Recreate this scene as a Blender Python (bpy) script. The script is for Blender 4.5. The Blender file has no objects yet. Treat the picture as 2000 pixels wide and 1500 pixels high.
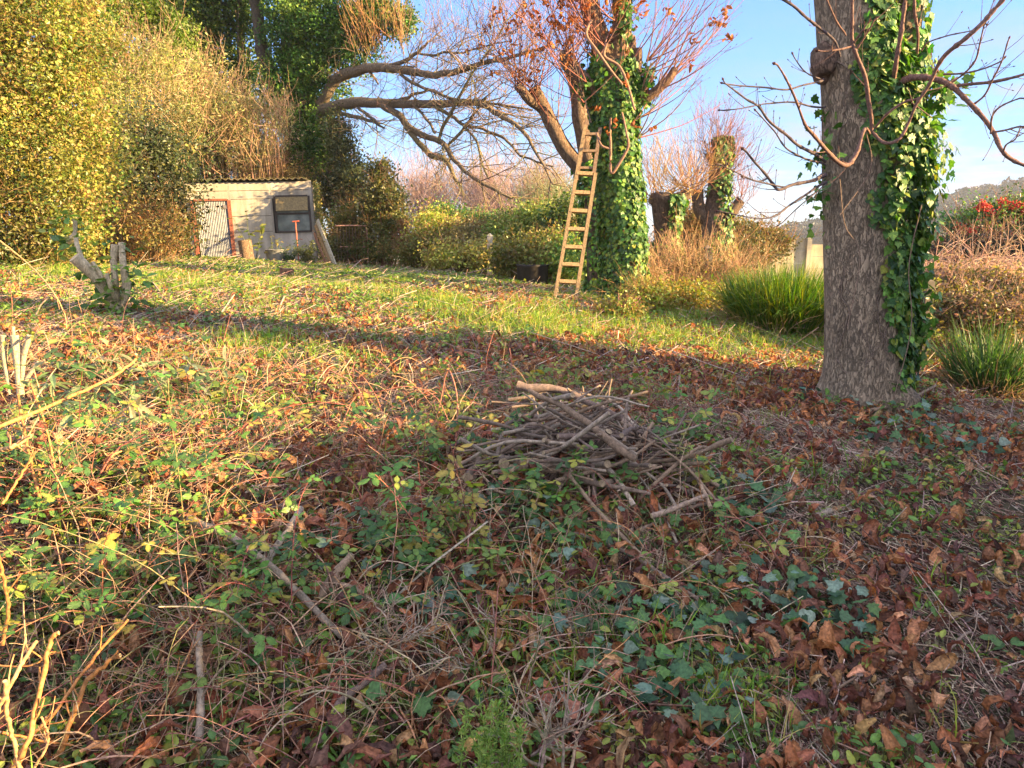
import bpy, math
import numpy as np
R = math.radians
rng = np.random.default_rng(7)
sc = bpy.context.scene
COL = sc.collection

# ------------------------------------------------------------------ camera
F = 1455.0                       # focal length in photo pixels (photo 2000 wide)
PITCH = R(11.3)
EYE = np.array([0.0, 0.0, 1.55])
cam = bpy.data.cameras.new("camera")
cam.lens = 36 * F / 2000; cam.sensor_width = 36; cam.clip_start = 0.05; cam.clip_end = 6000
co = bpy.data.objects.new("camera", cam); COL.objects.link(co)
co.location = EYE; co.rotation_euler = (R(90) - PITCH, 0, 0)
sc.camera = co

# ------------------------------------------------------------------ light
SUN_EL, SUN_BACK = R(14.5), R(14)           # sun low on the right, a little behind the camera
S = np.array([math.cos(SUN_EL) * math.cos(SUN_BACK), -math.cos(SUN_EL) * math.sin(SUN_BACK), math.sin(SUN_EL)])
sun = bpy.data.lights.new("sun", 'SUN'); sun.energy = 5.0; sun.angle = R(0.6); sun.color = (1.0, 0.70, 0.33)
so = bpy.data.objects.new("sun", sun); COL.objects.link(so)
from mathutils import Vector
so.rotation_euler = Vector(S).to_track_quat('Z', 'Y').to_euler()

w = bpy.data.worlds.new("World"); sc.world = w; w.use_nodes = True
nt = w.node_tree; nt.nodes.clear()
def N(t, k, **kw):
    n = t.nodes.new(k)
    for a, b in kw.items(): setattr(n, a, b)
    return n
out = N(nt, 'ShaderNodeOutputWorld'); bg = N(nt, 'ShaderNodeBackground'); bg.inputs[1].default_value = 0.079
sky = N(nt, 'ShaderNodeTexSky'); sky.sky_type = 'NISHITA'; sky.sun_disc = False
sky.sun_elevation = SUN_EL; sky.sun_rotation = math.atan2(S[0], S[1])
sky.altitude = 50; sky.air_density = 1.0; sky.dust_density = 0.1; sky.ozone_density = 4.0
tc = N(nt, 'ShaderNodeTexCoord'); sep = N(nt, 'ShaderNodeSeparateXYZ')
nt.links.new(tc.outputs['Generated'], sep.inputs[0])
# thin cloud bands, laid out by sky direction (flat layer: direction / height)
mz = N(nt, 'ShaderNodeMath', operation='ADD'); mz.inputs[1].default_value = 0.10
nt.links.new(sep.outputs['Z'], mz.inputs[0])
dx = N(nt, 'ShaderNodeMath', operation='DIVIDE'); dy = N(nt, 'ShaderNodeMath', operation='DIVIDE')
nt.links.new(sep.outputs['X'], dx.inputs[0]); nt.links.new(mz.outputs[0], dx.inputs[1])
nt.links.new(sep.outputs['Y'], dy.inputs[0]); nt.links.new(mz.outputs[0], dy.inputs[1])
cmb = N(nt, 'ShaderNodeCombineXYZ'); nt.links.new(dx.outputs[0], cmb.inputs[0]); nt.links.new(dy.outputs[0], cmb.inputs[1])
cn = N(nt, 'ShaderNodeTexNoise'); cn.inputs['Scale'].default_value = 1.7; cn.inputs['Detail'].default_value = 7
cn.inputs['Roughness'].default_value = 0.58
nt.links.new(cmb.outputs[0], cn.inputs['Vector'])
cr = N(nt, 'ShaderNodeValToRGB'); cr.color_ramp.elements[0].position = 0.46; cr.color_ramp.elements[1].position = 0.60
nt.links.new(cn.outputs['Fac'], cr.inputs[0])
low = N(nt, 'ShaderNodeMapRange'); low.inputs[1].default_value = 0.26; low.inputs[2].default_value = 0.08
nt.links.new(sep.outputs['Z'], low.inputs[0])
rgt = N(nt, 'ShaderNodeMapRange'); rgt.inputs[1].default_value = 0.12; rgt.inputs[2].default_value = 0.45
nt.links.new(sep.outputs['X'], rgt.inputs[0])
m1 = N(nt, 'ShaderNodeMath', operation='MULTIPLY'); nt.links.new(low.outputs[0], m1.inputs[0]); nt.links.new(rgt.outputs[0], m1.inputs[1])
m2 = N(nt, 'ShaderNodeMath', operation='MULTIPLY'); nt.links.new(cr.outputs[0], m2.inputs[0]); nt.links.new(m1.outputs[0], m2.inputs[1])
tint = N(nt, 'ShaderNodeVectorMath', operation='MULTIPLY'); tint.inputs[1].default_value = (.60, .82, 1.08); nt.links.new(sky.outputs[0], tint.inputs[0])
hz_ = N(nt, 'ShaderNodeMapRange'); hz_.inputs[1].default_value = .42; hz_.inputs[2].default_value = 0; hz_.inputs[3].default_value = 0; hz_.inputs[4].default_value = .72; nt.links.new(sep.outputs['Z'], hz_.inputs[0])
mh = N(nt, 'ShaderNodeMix', data_type='RGBA'); nt.links.new(hz_.outputs[0], mh.inputs[0]); nt.links.new(tint.outputs[0], mh.inputs[6]); mh.inputs[7].default_value = (.92, 1.26, 1.92, 1)
mx = N(nt, 'ShaderNodeMix', data_type='RGBA'); nt.links.new(m2.outputs[0], mx.inputs[0])
nt.links.new(mh.outputs[2], mx.inputs[6]); mx.inputs[7].default_value = (1.75, 1.62, 1.85, 1)
# unseen bright cloud sheet added behind the camera and overhead to lift the shade
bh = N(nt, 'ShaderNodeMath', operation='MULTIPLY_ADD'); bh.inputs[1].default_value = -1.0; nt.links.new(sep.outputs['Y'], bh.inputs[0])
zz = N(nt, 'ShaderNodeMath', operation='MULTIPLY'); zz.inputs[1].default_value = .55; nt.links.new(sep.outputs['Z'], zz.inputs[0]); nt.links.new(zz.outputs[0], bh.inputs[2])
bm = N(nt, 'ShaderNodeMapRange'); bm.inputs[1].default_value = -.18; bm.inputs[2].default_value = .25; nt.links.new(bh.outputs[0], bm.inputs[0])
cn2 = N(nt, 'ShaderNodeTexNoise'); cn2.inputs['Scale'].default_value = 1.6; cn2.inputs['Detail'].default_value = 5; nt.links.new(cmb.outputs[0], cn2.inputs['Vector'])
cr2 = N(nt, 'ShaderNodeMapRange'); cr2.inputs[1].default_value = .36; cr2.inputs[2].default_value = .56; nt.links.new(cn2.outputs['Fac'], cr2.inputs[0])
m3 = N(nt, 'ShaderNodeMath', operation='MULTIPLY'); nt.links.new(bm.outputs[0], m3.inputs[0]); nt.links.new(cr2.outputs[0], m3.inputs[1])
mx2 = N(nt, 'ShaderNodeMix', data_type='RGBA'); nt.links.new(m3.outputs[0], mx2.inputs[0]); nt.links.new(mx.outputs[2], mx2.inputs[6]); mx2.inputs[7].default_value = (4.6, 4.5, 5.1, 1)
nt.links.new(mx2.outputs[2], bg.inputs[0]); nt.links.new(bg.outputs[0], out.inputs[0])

sc.view_settings.view_transform = 'Standard'; sc.view_settings.look = 'None'
sc.view_settings.gamma = 1.0; sc.view_settings.exposure = 2.5; sc.view_settings.use_curve_mapping = False
sc.cycles.max_bounces = 6; sc.cycles.diffuse_bounces = 3; sc.cycles.transmission_bounces = 3
sc.cycles.volume_bounces = 0; sc.cycles.caustics_reflective = False; sc.cycles.caustics_refractive = False

# ------------------------------------------------------------------ numpy helpers
def _hash(ix, iy, iz, seed):
    n = (ix.astype(np.int64) * 374761393 + iy.astype(np.int64) * 668265263 + iz.astype(np.int64) * 2147483647 + seed * 1274126177) & 0xffffffff
    n = ((n ^ (n >> 13)) * 1274126177) & 0xffffffff
    n = n ^ (n >> 16)
    return (n & 0xffff) / 32767.5 - 1.0
def noise3(p, s=1.0, seed=0):
    p = np.asarray(p, float) * s
    i = np.floor(p); f = p - i; u = f * f * (3 - 2 * f); i = i.astype(np.int64); r = 0
    for dx_ in (0, 1):
        wx = u[..., 0] if dx_ else 1 - u[..., 0]
        for dy_ in (0, 1):
            wy = u[..., 1] if dy_ else 1 - u[..., 1]
            for dz_ in (0, 1):
                wz = u[..., 2] if dz_ else 1 - u[..., 2]
                r = r + wx * wy * wz * _hash(i[..., 0] + dx_, i[..., 1] + dy_, i[..., 2] + dz_, seed)
    return r
def noise2(x, y, s=1.0, seed=0):
    x = np.asarray(x, float); y = np.asarray(y, float)
    return noise3(np.stack([x, y, np.zeros_like(x * y) + 0.37], -1) if x.shape == y.shape else np.stack(np.broadcast_arrays(x, y, 0.37), -1), s, seed)
def sstep(a, b, x):
    t = np.clip((x - a) / (b - a), 0, 1); return t * t * (3 - 2 * t)
def nrm(v):
    v = np.asarray(v, float)
    return v / np.maximum(np.linalg.norm(v, axis=-1, keepdims=True), 1e-9)

_fy = np.linspace(-40, 4000, 80801)
_fz = np.interp(_fy, [-40, -3, 0, 1.5, 3, 5.4, 9, 13, 19, 26, 34, 60, 150, 4000],
                [-.3, -.05, 0, .06, .26, .53, .77, .74, .60, .45, .2, -5, -16, -16])
_k = np.ones(21) / 21; _fz = np.convolve(np.pad(_fz, 10, 'edge'), _k, 'valid')
PILE = np.array([0.37, 3.5])
def H(x, y, fine=True):
    x = np.asarray(x, float); y = np.asarray(y, float)
    z = np.interp(y, _fy, _fz)
    xc = np.clip(x, -14, 14)
    z = z + np.where(xc < 0, -.05 * xc, -.088 * xc) * (0.35 + 0.65 * sstep(0, 5, y))
    if fine:
        near = 1 - sstep(18, 30, np.hypot(x, y))
        z = z + near * (.045 * noise2(x, y, .9, 3) + .018 * noise2(x, y, 3.1, 4) + .008 * noise2(x, y, 9., 5))
    z = z + .15 * np.exp(-((x - PILE[0]) ** 2 / .45 + (y - PILE[1]) ** 2 / .22))
    z = z +  .28 * np.exp(-((x + 2.1) ** 2 / 1.2 + (y - 2.9) ** 2 / .5)) + .12 * np.exp(-((x + .8) ** 2 / .5 + (y - 2.5) ** 2 / .2))
    z = z + .10 * np.exp(-((x - 2.7) ** 2 / .7 + (y - 5.5) ** 2 / .5))
    return z
def ray(px, py):
    a = (px - 1000) / F; b = (py - 750) / F
    return np.array([a, math.cos(PITCH) - b * math.sin(PITCH), -math.sin(PITCH) - b * math.cos(PITCH)])
def P(px, py, Y):
    d = ray(px, py); return EYE + d * (Y / d[1])
_Y = np.arange(.7, 60, .01)
def G(px, py, up=0.0):
    d = ray(px, py); pts = EYE + d * (_Y / d[1])[:, None]
    k = np.argmax(pts[:, 2] < H(pts[:, 0], pts[:, 1])); p = pts[k].copy(); p[2] = H(p[0], p[1]) + up
    return p
def xy(px, Y): return (px - 1000) / F * Y / (math.cos(PITCH) + .2 * math.sin(PITCH))

# ------------------------------------------------------------------ materials
def mat(name):
    m = bpy.data.materials.new(name); m.use_nodes = True; t = m.node_tree; t.nodes.clear()
    o = N(t, 'ShaderNodeOutputMaterial'); b = N(t, 'ShaderNodeBsdfPrincipled'); t.links.new(b.outputs[0], o.inputs[0])
    return m, t, b, o
def attr_col(t, nscale=40, amt=.35, detail=3):
    a = N(t, 'ShaderNodeAttribute', attribute_name='Col')
    g = N(t, 'ShaderNodeNewGeometry'); n = N(t, 'ShaderNodeTexNoise'); n.inputs['Scale'].default_value = nscale; n.inputs['Detail'].default_value = detail
    t.links.new(g.outputs['Position'], n.inputs['Vector'])
    r = N(t, 'ShaderNodeMapRange'); r.inputs[1].default_value = .3; r.inputs[2].default_value = .7
    r.inputs[3].default_value = 1 - amt; r.inputs[4].default_value = 1 + amt; t.links.new(n.outputs['Fac'], r.inputs[0])
    v = N(t, 'ShaderNodeVectorMath', operation='SCALE'); t.links.new(a.outputs['Color'], v.inputs[0]); t.links.new(r.outputs[0], v.inputs['Scale'])
    return v.outputs[0], n
def leaf_mat(name, rough=.5, trans=.35, spec=.4, nscale=60, amt=.25):
    m, t, b, o = mat(name)
    c, n = attr_col(t, nscale, amt); t.links.new(c, b.inputs['Base Color'])
    b.inputs['Roughness'].default_value = rough; b.inputs['Specular IOR Level'].default_value = spec
    if trans > 0:
        tr = N(t, 'ShaderNodeBsdfTranslucent'); hs = N(t, 'ShaderNodeHueSaturation'); hs.inputs['Saturation'].default_value = 1.15; hs.inputs['Value'].default_value = 1.35
        t.links.new(c, hs.inputs['Color']); t.links.new(hs.outputs[0], tr.inputs[0])
        mm = N(t, 'ShaderNodeMixShader'); mm.inputs[0].default_value = trans
        t.links.new(b.outputs[0], mm.inputs[1]); t.links.new(tr.outputs[0], mm.inputs[2]); t.links.new(mm.outputs[0], o.inputs[0])
    return m
def bark_mat(name, bump=.5, scale=30, zs=.35, amt=.45, rough=.85, dist=.012, crack=.55):
    m, t, b, o = mat(name)
    a = N(t, 'ShaderNodeAttribute', attribute_name='Col')
    g = N(t, 'ShaderNodeNewGeometry'); mp = N(t, 'ShaderNodeMapping'); mp.inputs['Scale'].default_value = (1, 1, zs)
    t.links.new(g.outputs['Position'], mp.inputs['Vector'])
    n = N(t, 'ShaderNodeTexNoise'); n.inputs['Scale'].default_value = scale; n.inputs['Detail'].default_value = 8; n.inputs['Roughness'].default_value = .65
    n.inputs['Distortion'].default_value = .6
    t.links.new(mp.outputs[0], n.inputs['Vector'])
    vo = N(t, 'ShaderNodeTexVoronoi', feature='DISTANCE_TO_EDGE'); vo.inputs['Scale'].default_value = scale * .8
    nn = N(t, 'ShaderNodeVectorMath', operation='MULTIPLY_ADD'); nn.inputs[1].default_value = (.11,) * 3
    t.links.new(n.outputs['Color'], nn.inputs[0]); t.links.new(mp.outputs[0], nn.inputs[2]); t.links.new(nn.outputs[0], vo.inputs['Vector'])
    vr = N(t, 'ShaderNodeMapRange'); vr.inputs[1].default_value = 0; vr.inputs[2].default_value = .12; t.links.new(vo.outputs['Distance'], vr.inputs[0])
    r = N(t, 'ShaderNodeMapRange'); r.inputs[1].default_value = .3; r.inputs[2].default_value = .7; r.inputs[3].default_value = 1 - amt; r.inputs[4].default_value = 1 + amt
    t.links.new(n.outputs['Fac'], r.inputs[0])
    cr_ = N(t, 'ShaderNodeMapRange'); cr_.inputs[3].default_value = crack; cr_.inputs[4].default_value = 1; t.links.new(vr.outputs[0], cr_.inputs[0])
    mu = N(t, 'ShaderNodeMath', operation='MULTIPLY'); t.links.new(r.outputs[0], mu.inputs[0]); t.links.new(cr_.outputs[0], mu.inputs[1])
    v = N(t, 'ShaderNodeVectorMath', operation='SCALE'); t.links.new(a.outputs['Color'], v.inputs[0]); t.links.new(mu.outputs[0], v.inputs['Scale'])
    t.links.new(v.outputs[0], b.inputs['Base Color']); b.inputs['Roughness'].default_value = rough
    ad = N(t, 'ShaderNodeMath', operation='MULTIPLY_ADD'); ad.inputs[1].default_value = .7; t.links.new(vr.outputs[0], ad.inputs[0]); t.links.new(n.outputs['Fac'], ad.inputs[2])
    bp = N(t, 'ShaderNodeBump'); bp.inputs['Strength'].default_value = bump; bp.inputs['Distance'].default_value = dist
    t.links.new(ad.outputs[0], bp.inputs['Height']); t.links.new(bp.outputs[0], b.inputs['Normal'])
    return m
M_LEAF = leaf_mat('green_leaf', .42, .38, .45)
M_IVY = leaf_mat('ivy_leaf', .45, .25, .32, 90, .35)
M_DEAD = leaf_mat('dead_leaf', .65, .22, .3, 110, .45)
M_GRASS = leaf_mat('grass_blade', .5, .35, .35, 30, .2)
M_TWIG = leaf_mat('twig', .85, 0, .15, 90, .5)
M_BARK = bark_mat('bark_rough', .9, 40, .33, .5, .9, .022, .58)
M_BARK2 = bark_mat('bark_smooth', .35, 45, .5, .4)
M_CUT = leaf_mat('cut_wood', .8, 0, .2, 60, .25)
M_PAINT = leaf_mat('plain_paint', .6, 0, .35, 25, .3)
M_METAL = leaf_mat('dull_metal', .45, 0, .5, 12, .3)

# ------------------------------------------------------------------ mesh buffer
class Buf:
    def __init__(s): s.v = []; s.c = []; s.f = {3: [], 4: []}; s.n = 0; s.sm = {3: [], 4: []}
    def add(s, v, faces, col, smooth=False):
        v = np.asarray(v, float).reshape(-1, 3); col = np.asarray(col, float)
        if col.ndim == 1: col = np.tile(col, (len(v), 1))
        s.v.append(v); s.c.append(col.reshape(-1, 3))
        for fa in faces:
            fa = np.asarray(fa, np.int64)
            if fa.size: s.f[fa.shape[1]].append(fa + s.n); s.sm[fa.shape[1]].append(np.full(len(fa), smooth))
        s.n += len(v)
    def build(s, name, m, parent=None, loc=None):
        v = np.concatenate(s.v).astype(np.float32); c = np.concatenate(s.c).astype(np.float32)
        if loc is not None: v = v - np.asarray(loc, np.float32)
        t3 = np.concatenate(s.f[3]) if s.f[3] else np.zeros((0, 3), int); t4 = np.concatenate(s.f[4]) if s.f[4] else np.zeros((0, 4), int)
        sm = np.concatenate(s.sm[3] + s.sm[4]) if (s.sm[3] or s.sm[4]) else np.zeros(0, bool)
        me = bpy.data.meshes.new(name); me.vertices.add(len(v)); me.vertices.foreach_set('co', v.ravel())
        me.loops.add(t3.size + t4.size); me.loops.foreach_set('vertex_index', np.concatenate([t3.ravel(), t4.ravel()]).astype(np.int32))
        me.polygons.add(len(t3) + len(t4))
        ls = np.concatenate([np.arange(len(t3)) * 3, t3.size + np.arange(len(t4)) * 4]).astype(np.int32)
        me.polygons.foreach_set('loop_start', ls)
        me.polygons.foreach_set('use_smooth', sm)
        at = me.attributes.new('Col', 'FLOAT_COLOR', 'POINT')
        at.data.foreach_set('color', np.concatenate([c, np.ones((len(c), 1), np.float32)], 1).ravel())
        me.update(calc_edges=True); me.materials.append(m)
        o = bpy.data.objects.new(name, me); COL.objects.link(o)
        if parent is not None: o.parent = parent
        elif loc is not None: o.location = loc
        return o
def tag(o, label=None, cat=None, group=None, kind=None):
    if label: o['label'] = label
    if cat: o['category'] = cat
    if group: o['group'] = group
    if kind: o['kind'] = kind
    return o
def thing(name, label, cat, loc=(0, 0, 0), group=None):
    o = bpy.data.objects.new(name, None); COL.objects.link(o); o.location = loc; o.empty_display_size = .1
    return tag(o, label, cat, group)

# ------------------------------------------------------------------ shape helpers
def jit(col, n, amt=.15, hue=.06):
    col = np.asarray(col, float)
    if col.ndim == 2: col = col[rng.integers(0, len(col), n)]
    return np.clip(col * (1 + amt * rng.standard_normal((n, 1))) * (1 + hue * rng.standard_normal((n, 3))), .004, .95)
def tube(B, paths, rad, sides=5, col=(.2, .2, .2), smooth=True, cap=False, rough=0.0, capcol=None):
    paths = np.asarray(paths, float)
    if paths.ndim == 2: paths = paths[None]
    n, k, _ = paths.shape
    rad = np.asarray(rad, float)
    if rad.ndim == 0: rad = np.full((n, k), float(rad))
    elif rad.ndim == 1: rad = np.tile(rad, (n, 1)) if len(rad) == k else np.tile(rad[:, None], (1, k))
    t = nrm(np.gradient(paths, axis=1))
    mean = nrm(paths[:, -1] - paths[:, 0])
    ref = np.where(np.abs(mean[:, 2:3]) < .8, [[0, 0, 1.]], [[1., .1, 0]])[:, None, :]
    a = nrm(np.cross(t, ref)); b = np.cross(t, a)
    ang = np.arange(sides) / sides * 2 * math.pi
    v = paths[:, :, None, :] + rad[:, :, None, None] * (np.cos(ang)[None, None, :, None] * a[:, :, None, :] + np.sin(ang)[None, None, :, None] * b[:, :, None, :])
    if rough:
        nn = noise3(v, .28 / max(rad.mean(), .004), 11) * .6 + noise3(v, .9 / max(rad.mean(), .004), 12) * .4
        v = v + (v - paths[:, :, None, :]) * (nn[..., None] * rough)
    i = np.arange(n)[:, None, None] * k * sides; j = np.arange(k - 1)[None, :, None] * sides; q = np.arange(sides)[None, None, :]; q2 = (q + 1) % sides
    f = np.stack([i + j + q, i + j + q2, i + j + sides + q2, i + j + sides + q], -1).reshape(-1, 4)
    col = np.asarray(col, float)
    if col.ndim == 2 and len(col) == n: c = np.repeat(col, k * sides, 0)
    else: c = np.tile(col, (n * k * sides, 1))
    B.add(v.reshape(-1, 3), [f], c, smooth)
    if cap:
        cc = capcol if capcol is not None else (.45, .33, .18)
        for e in (0, k - 1):
            cen = paths[:, e][:, None, :]; ring = v[:, e]
            vv = np.concatenate([cen, ring], 1).reshape(-1, 3)
            ii = np.arange(n)[:, None] * (sides + 1); qq = np.arange(sides)[None, :]
            tr = np.stack([ii + 0 * qq, ii + 1 + qq, ii + 1 + (qq + 1) % sides], -1).reshape(-1, 3)
            if e: tr = tr[:, ::-1]
            B.add(vv, [tr], cc)
def catmull(pts, n):
    pts = np.asarray(pts, float); k = len(pts)
    p = np.concatenate([[2 * pts[0] - pts[1]], pts, [2 * pts[-1] - pts[-2]]])
    u = np.linspace(0, k - 1, n); i = np.minimum(u.astype(int), k - 2); f = (u - i)[:, None]
    a, b, c, d = p[i], p[i + 1], p[i + 2], p[i + 3]
    return .5 * (2 * b + (c - a) * f + (2 * a - 5 * b + 4 * c - d) * f ** 2 + (3 * b - a - 3 * c + d) * f ** 3)
def limb(pp, n=None, wig=0.0):
    """pp: rows (px, py, Y, radius px) -> path, radii in metres"""
    q = np.array([np.append(P(a, b, Y), r * Y / F) for a, b, Y, r in pp]); n = n or max(8, len(pp) * 5)
    c = catmull(q, n)
    if wig:
        c[1:-1, :3] += wig * np.stack([noise3(c[1:-1, :3], 5, s_) for s_ in (1, 2, 3)], -1)
    return c[:, :3], np.maximum(c[:, 3], .0008)
def shoots(st, dr, L, up=.5, wig=.3, K=7, droop=0):
    st = np.asarray(st, float); n = len(st); d = nrm(dr); L = np.broadcast_to(L, (n,))
    pts = [st]; p = st
    for k in range(K - 1):
        p = p + d * (L / (K - 1))[:, None]; pts.append(p)
        d = nrm(d + np.array([0, 0, 1.]) * (up - droop * k / K) / K + wig * rng.standard_normal((n, 3)) / math.sqrt(K) * .5)
    return np.stack(pts, 1)
def sides_of(paths, per, L, spread=.8, lo=.2, hi=.95, up=.3, wig=.3, K=5, droop=0):
    n, k, _ = paths.shape; m = int(n * per); i = rng.integers(0, n, m); t = rng.uniform(lo, hi, m) * (k - 1)
    a = np.minimum(t.astype(int), k - 2); f = (t - a)[:, None]
    p = paths[i, a] * (1 - f) + paths[i, a + 1] * f; tg = nrm(paths[i, a + 1] - paths[i, a])
    rnd = rng.standard_normal((m, 3)); rnd = nrm(rnd - (rnd * tg).sum(1, keepdims=True) * tg)
    return shoots(p, tg + spread * rnd, L * rng.uniform(.4, 1.2, m), up, wig, K, droop), i
def rnd_unit(n): return nrm(rng.standard_normal((n, 3)))
def basis(nor, spin=None, along=None):
    n = len(nor); nor = nrm(nor)
    if along is None: along = rnd_unit(n)
    y = nrm(along - (along * nor).sum(1, keepdims=True) * nor); x = np.cross(y, nor)
    return np.stack([x, y, nor], 1)                 # rows = axes
def scat(B, T, pos, bas, scl, col):
    tv, tf = T[0], T[1]; n = len(pos)
    if n == 0: return
    scl = np.asarray(scl, float)
    if scl.ndim == 1: scl = np.repeat(scl[:, None], 3, 1)
    v = (tv[None] * scl[:, None, :]) @ bas + pos[:, None, :]
    V = len(tv); off = (np.arange(n) * V)[:, None, None]
    fs = [(f[None] + off).reshape(-1, f.shape[1]) for f in tf]
    c = np.repeat(np.asarray(col, float), V, 0)
    if len(T) > 2: c = c * np.tile(T[2], n)[:, None]
    B.add(v.reshape(-1, 3), fs, c)
# leaf templates: length 1 along +y from the stalk, normal +z
def T_diamond(wd=.45, fold=.12):
    v = np.array([[0, 0, 0], [-wd / 2, .45, fold], [0, 1, 0], [wd / 2, .45, fold]]); return v, [np.array([[0, 2, 1], [0, 3, 2]])]
def T_oval(wd=.55, cup=.10, bend=-.15):
    ys = np.array([0, .22, .5, .78, 1.]); ws = np.array([.02, .8, 1, .7, .02]) * wd / 2; v = []
    for y, w_ in zip(ys, ws):
        z = bend * y * y
        v += [[-w_, y, z + cup * w_ / wd * 2], [0, y, z], [w_, y, z + cup * w_ / wd * 2]]
    f = []
    for i in range(4):
        for j in range(2): a = i * 3 + j; f.append([a, a + 1, a + 4, a + 3])
    return np.array(v), [np.array(f)]
def T_outline(pts, cup=.08, cen=(0, .4)):
    pts = np.array(pts, float); full = np.concatenate([pts, (pts * [-1, 1])[::-1][1:-1]])
    z = cup * (np.hypot(full[:, 0], full[:, 1] - cen[1]) ** 1.5) * (1 + .5 * np.sin(np.arange(len(full)) * 2.1))
    v = np.concatenate([[[cen[0], cen[1], 0]], np.c_[full, z - .1 * full[:, 1]]]); k = len(full)
    f = np.array([[0, 1 + i, 1 + (i + 1) % k] for i in range(k)])
    sh = np.ones(len(v)); sh[0] = 1.25
    return v, [f], sh
T_IVY = T_outline([[0, 0], [.16, -.07], [.30, .02], [.52, .10], [.36, .26], [.48, .50], [.24, .54], [.13, .74], [0, 1.]], .10, (0, .25))
T_IVY2 = T_outline([[0, 0], [.2, -.06], [.42, .1], [.44, .34], [.36, .5], [.2, .68], [0, 1.]], .14, (0, .3))
T_BRAM = T_outline([[0, 0], [.08, .0], [.19, .10], [.19, .15], [.28, .28], [.26, .34], [.31, .46], [.27, .52], [.26, .64], [.19, .70], [.15, .82], [.08, .86], [0, 1.]], .14, (0, .42))
T_D = T_diamond(); T_DW = T_diamond(.7, .15); T_O = T_oval(); T_LAN = T_oval(.24, .05, -.35)
def T_curl(seed, rows=9, wd=.34):
    r = np.random.default_rng(seed); cv = r.uniform(.8, 3.6) * r.choice([1, 1, -1]); tw = r.uniform(-1.6, 1.6); fo = r.uniform(.2, 1.1)
    u = np.linspace(0, 1, rows); v = []; sh = []
    th = cv * (u - .2); y = np.cumsum(np.cos(th)) / rows; z = np.cumsum(np.sin(th)) / rows
    for i, t in enumerate(u):
        w_ = wd * (np.sin(math.pi * min(1, t ** 1.35 * .97 + .03)) ** .7 * .5 + .015); fl = fo * (1 + .4 * math.sin(5 * t + seed)); a0 = tw * (t - .5)
        for j, s_ in enumerate((-1, -.5, 0, .5, 1)):
            X = s_ * w_ * math.cos(fl * abs(s_)); Z = abs(s_) * w_ * math.sin(fl * abs(s_)) + (.02 * (-1) ** i if abs(s_) > .6 else 0)
            if abs(s_) == .5: Z += .012 * (-1) ** i
            Xr = X * math.cos(a0) - Z * math.sin(a0); Zr = X * math.sin(a0) + Z * math.cos(a0)
            v.append([Xr, y[i] - Zr * math.sin(th[i]), z[i] + Zr * math.cos(th[i])]); sh.append(1.3 if s_ == 0 else (.82 if i % 2 else 1.05))
    f = []
    for i in range(rows - 1):
        for j in range(4): a = i * 5 + j; f.append([a, a + 1, a + 6, a + 5])
    v = np.array(v); v[:, 2] -= v[:, 2].min(); v[:, 1] -= v[:, 1].mean() - .5
    return v, [np.array(f)], np.array(sh)
CURLS = [T_curl(s_) for s_ in range(14)]; CURLS_LO = [T_curl(s_ + 50, 5, .42) for s_ in range(8)]
def T_blade(seg=4, bend=.5):
    u = np.linspace(0, 1, seg + 1); th = bend * u * 1.6; dy_ = np.cos(th) / seg; dz_ = np.sin(th) / seg
    zz = np.concatenate([[0], np.cumsum(dy_)[:-1]]); yy = np.concatenate([[0], np.cumsum(dz_)[:-1]])
    v = []
    for i, t in enumerate(u):
        w_ = .5 * (1 - t ** 2.2) + .02; v += [[-w_, yy[i], zz[i]], [w_, yy[i], zz[i]]]
    f = np.array([[2 * i, 2 * i + 1, 2 * i + 3, 2 * i + 2] for i in range(seg)])
    return np.array(v), [f]
BLADES = [T_blade(4, b) for b in (.15, .45, .8, 1.2)]
def blades(B, pos, h, wd, col, lean=.25, outdir=None):
    n = len(pos)
    for q, T in enumerate(BLADES):
        s_ = np.arange(n) % 4 == q; m = s_.sum()
        if not m: continue
        z = nrm(np.array([0, 0, 1.]) + lean * rng.standard_normal((m, 3)))
        if outdir is not None: z = nrm(z + outdir[s_]); y = nrm(outdir[s_] + .3 * rng.standard_normal((m, 3)))
        else: y = rnd_unit(m)
        y = nrm(y - (y * z).sum(1, keepdims=True) * z); x = np.cross(y, z)
        bb = np.stack([x, y, z], 1); hh = h[s_]
        scat(B, T, pos[s_], bb, np.c_[np.broadcast_to(wd, n)[s_], hh, hh], col[s_])
def box(B, c, s_, col, rot=0, tiltx=0, bev=0):
    sx, sy, sz = np.array(s_) / 2
    v = np.array([[x, y, z] for x in (-sx, sx) for y in (-sy, sy) for z in (-sz, sz)])
    f = np.array([[0, 1, 3, 2], [4, 6, 7, 5], [0, 4, 5, 1], [2, 3, 7, 6], [0, 2, 6, 4], [1, 5, 7, 3]])
    if tiltx: v = v @ np.array([[1, 0, 0], [0, math.cos(tiltx), math.sin(tiltx)], [0, -math.sin(tiltx), math.cos(tiltx)]])
    if rot: v = v @ np.array([[math.cos(rot), math.sin(rot), 0], [-math.sin(rot), math.cos(rot), 0], [0, 0, 1]])
    B.add(v + np.array(c), [f], col)
def beam(B, a, b, wd, th, col, side=(1, 0, 0)):
    a = np.array(a, float); b = np.array(b, float); t = nrm(b - a); s_ = np.array(side, float); s_ = nrm(s_ - (s_ @ t) * t); u = np.cross(t, s_)
    v = []
    for e in (a, b):
        for i, j in ((-1, -1), (1, -1), (1, 1), (-1, 1)): v.append(e + s_ * wd / 2 * i + u * th / 2 * j)
    f = np.array([[0, 1, 2, 3], [7, 6, 5, 4], [0, 4, 5, 1], [1, 5, 6, 2], [2, 6, 7, 3], [3, 7, 4, 0]])
    B.add(v, [f], col)

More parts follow.
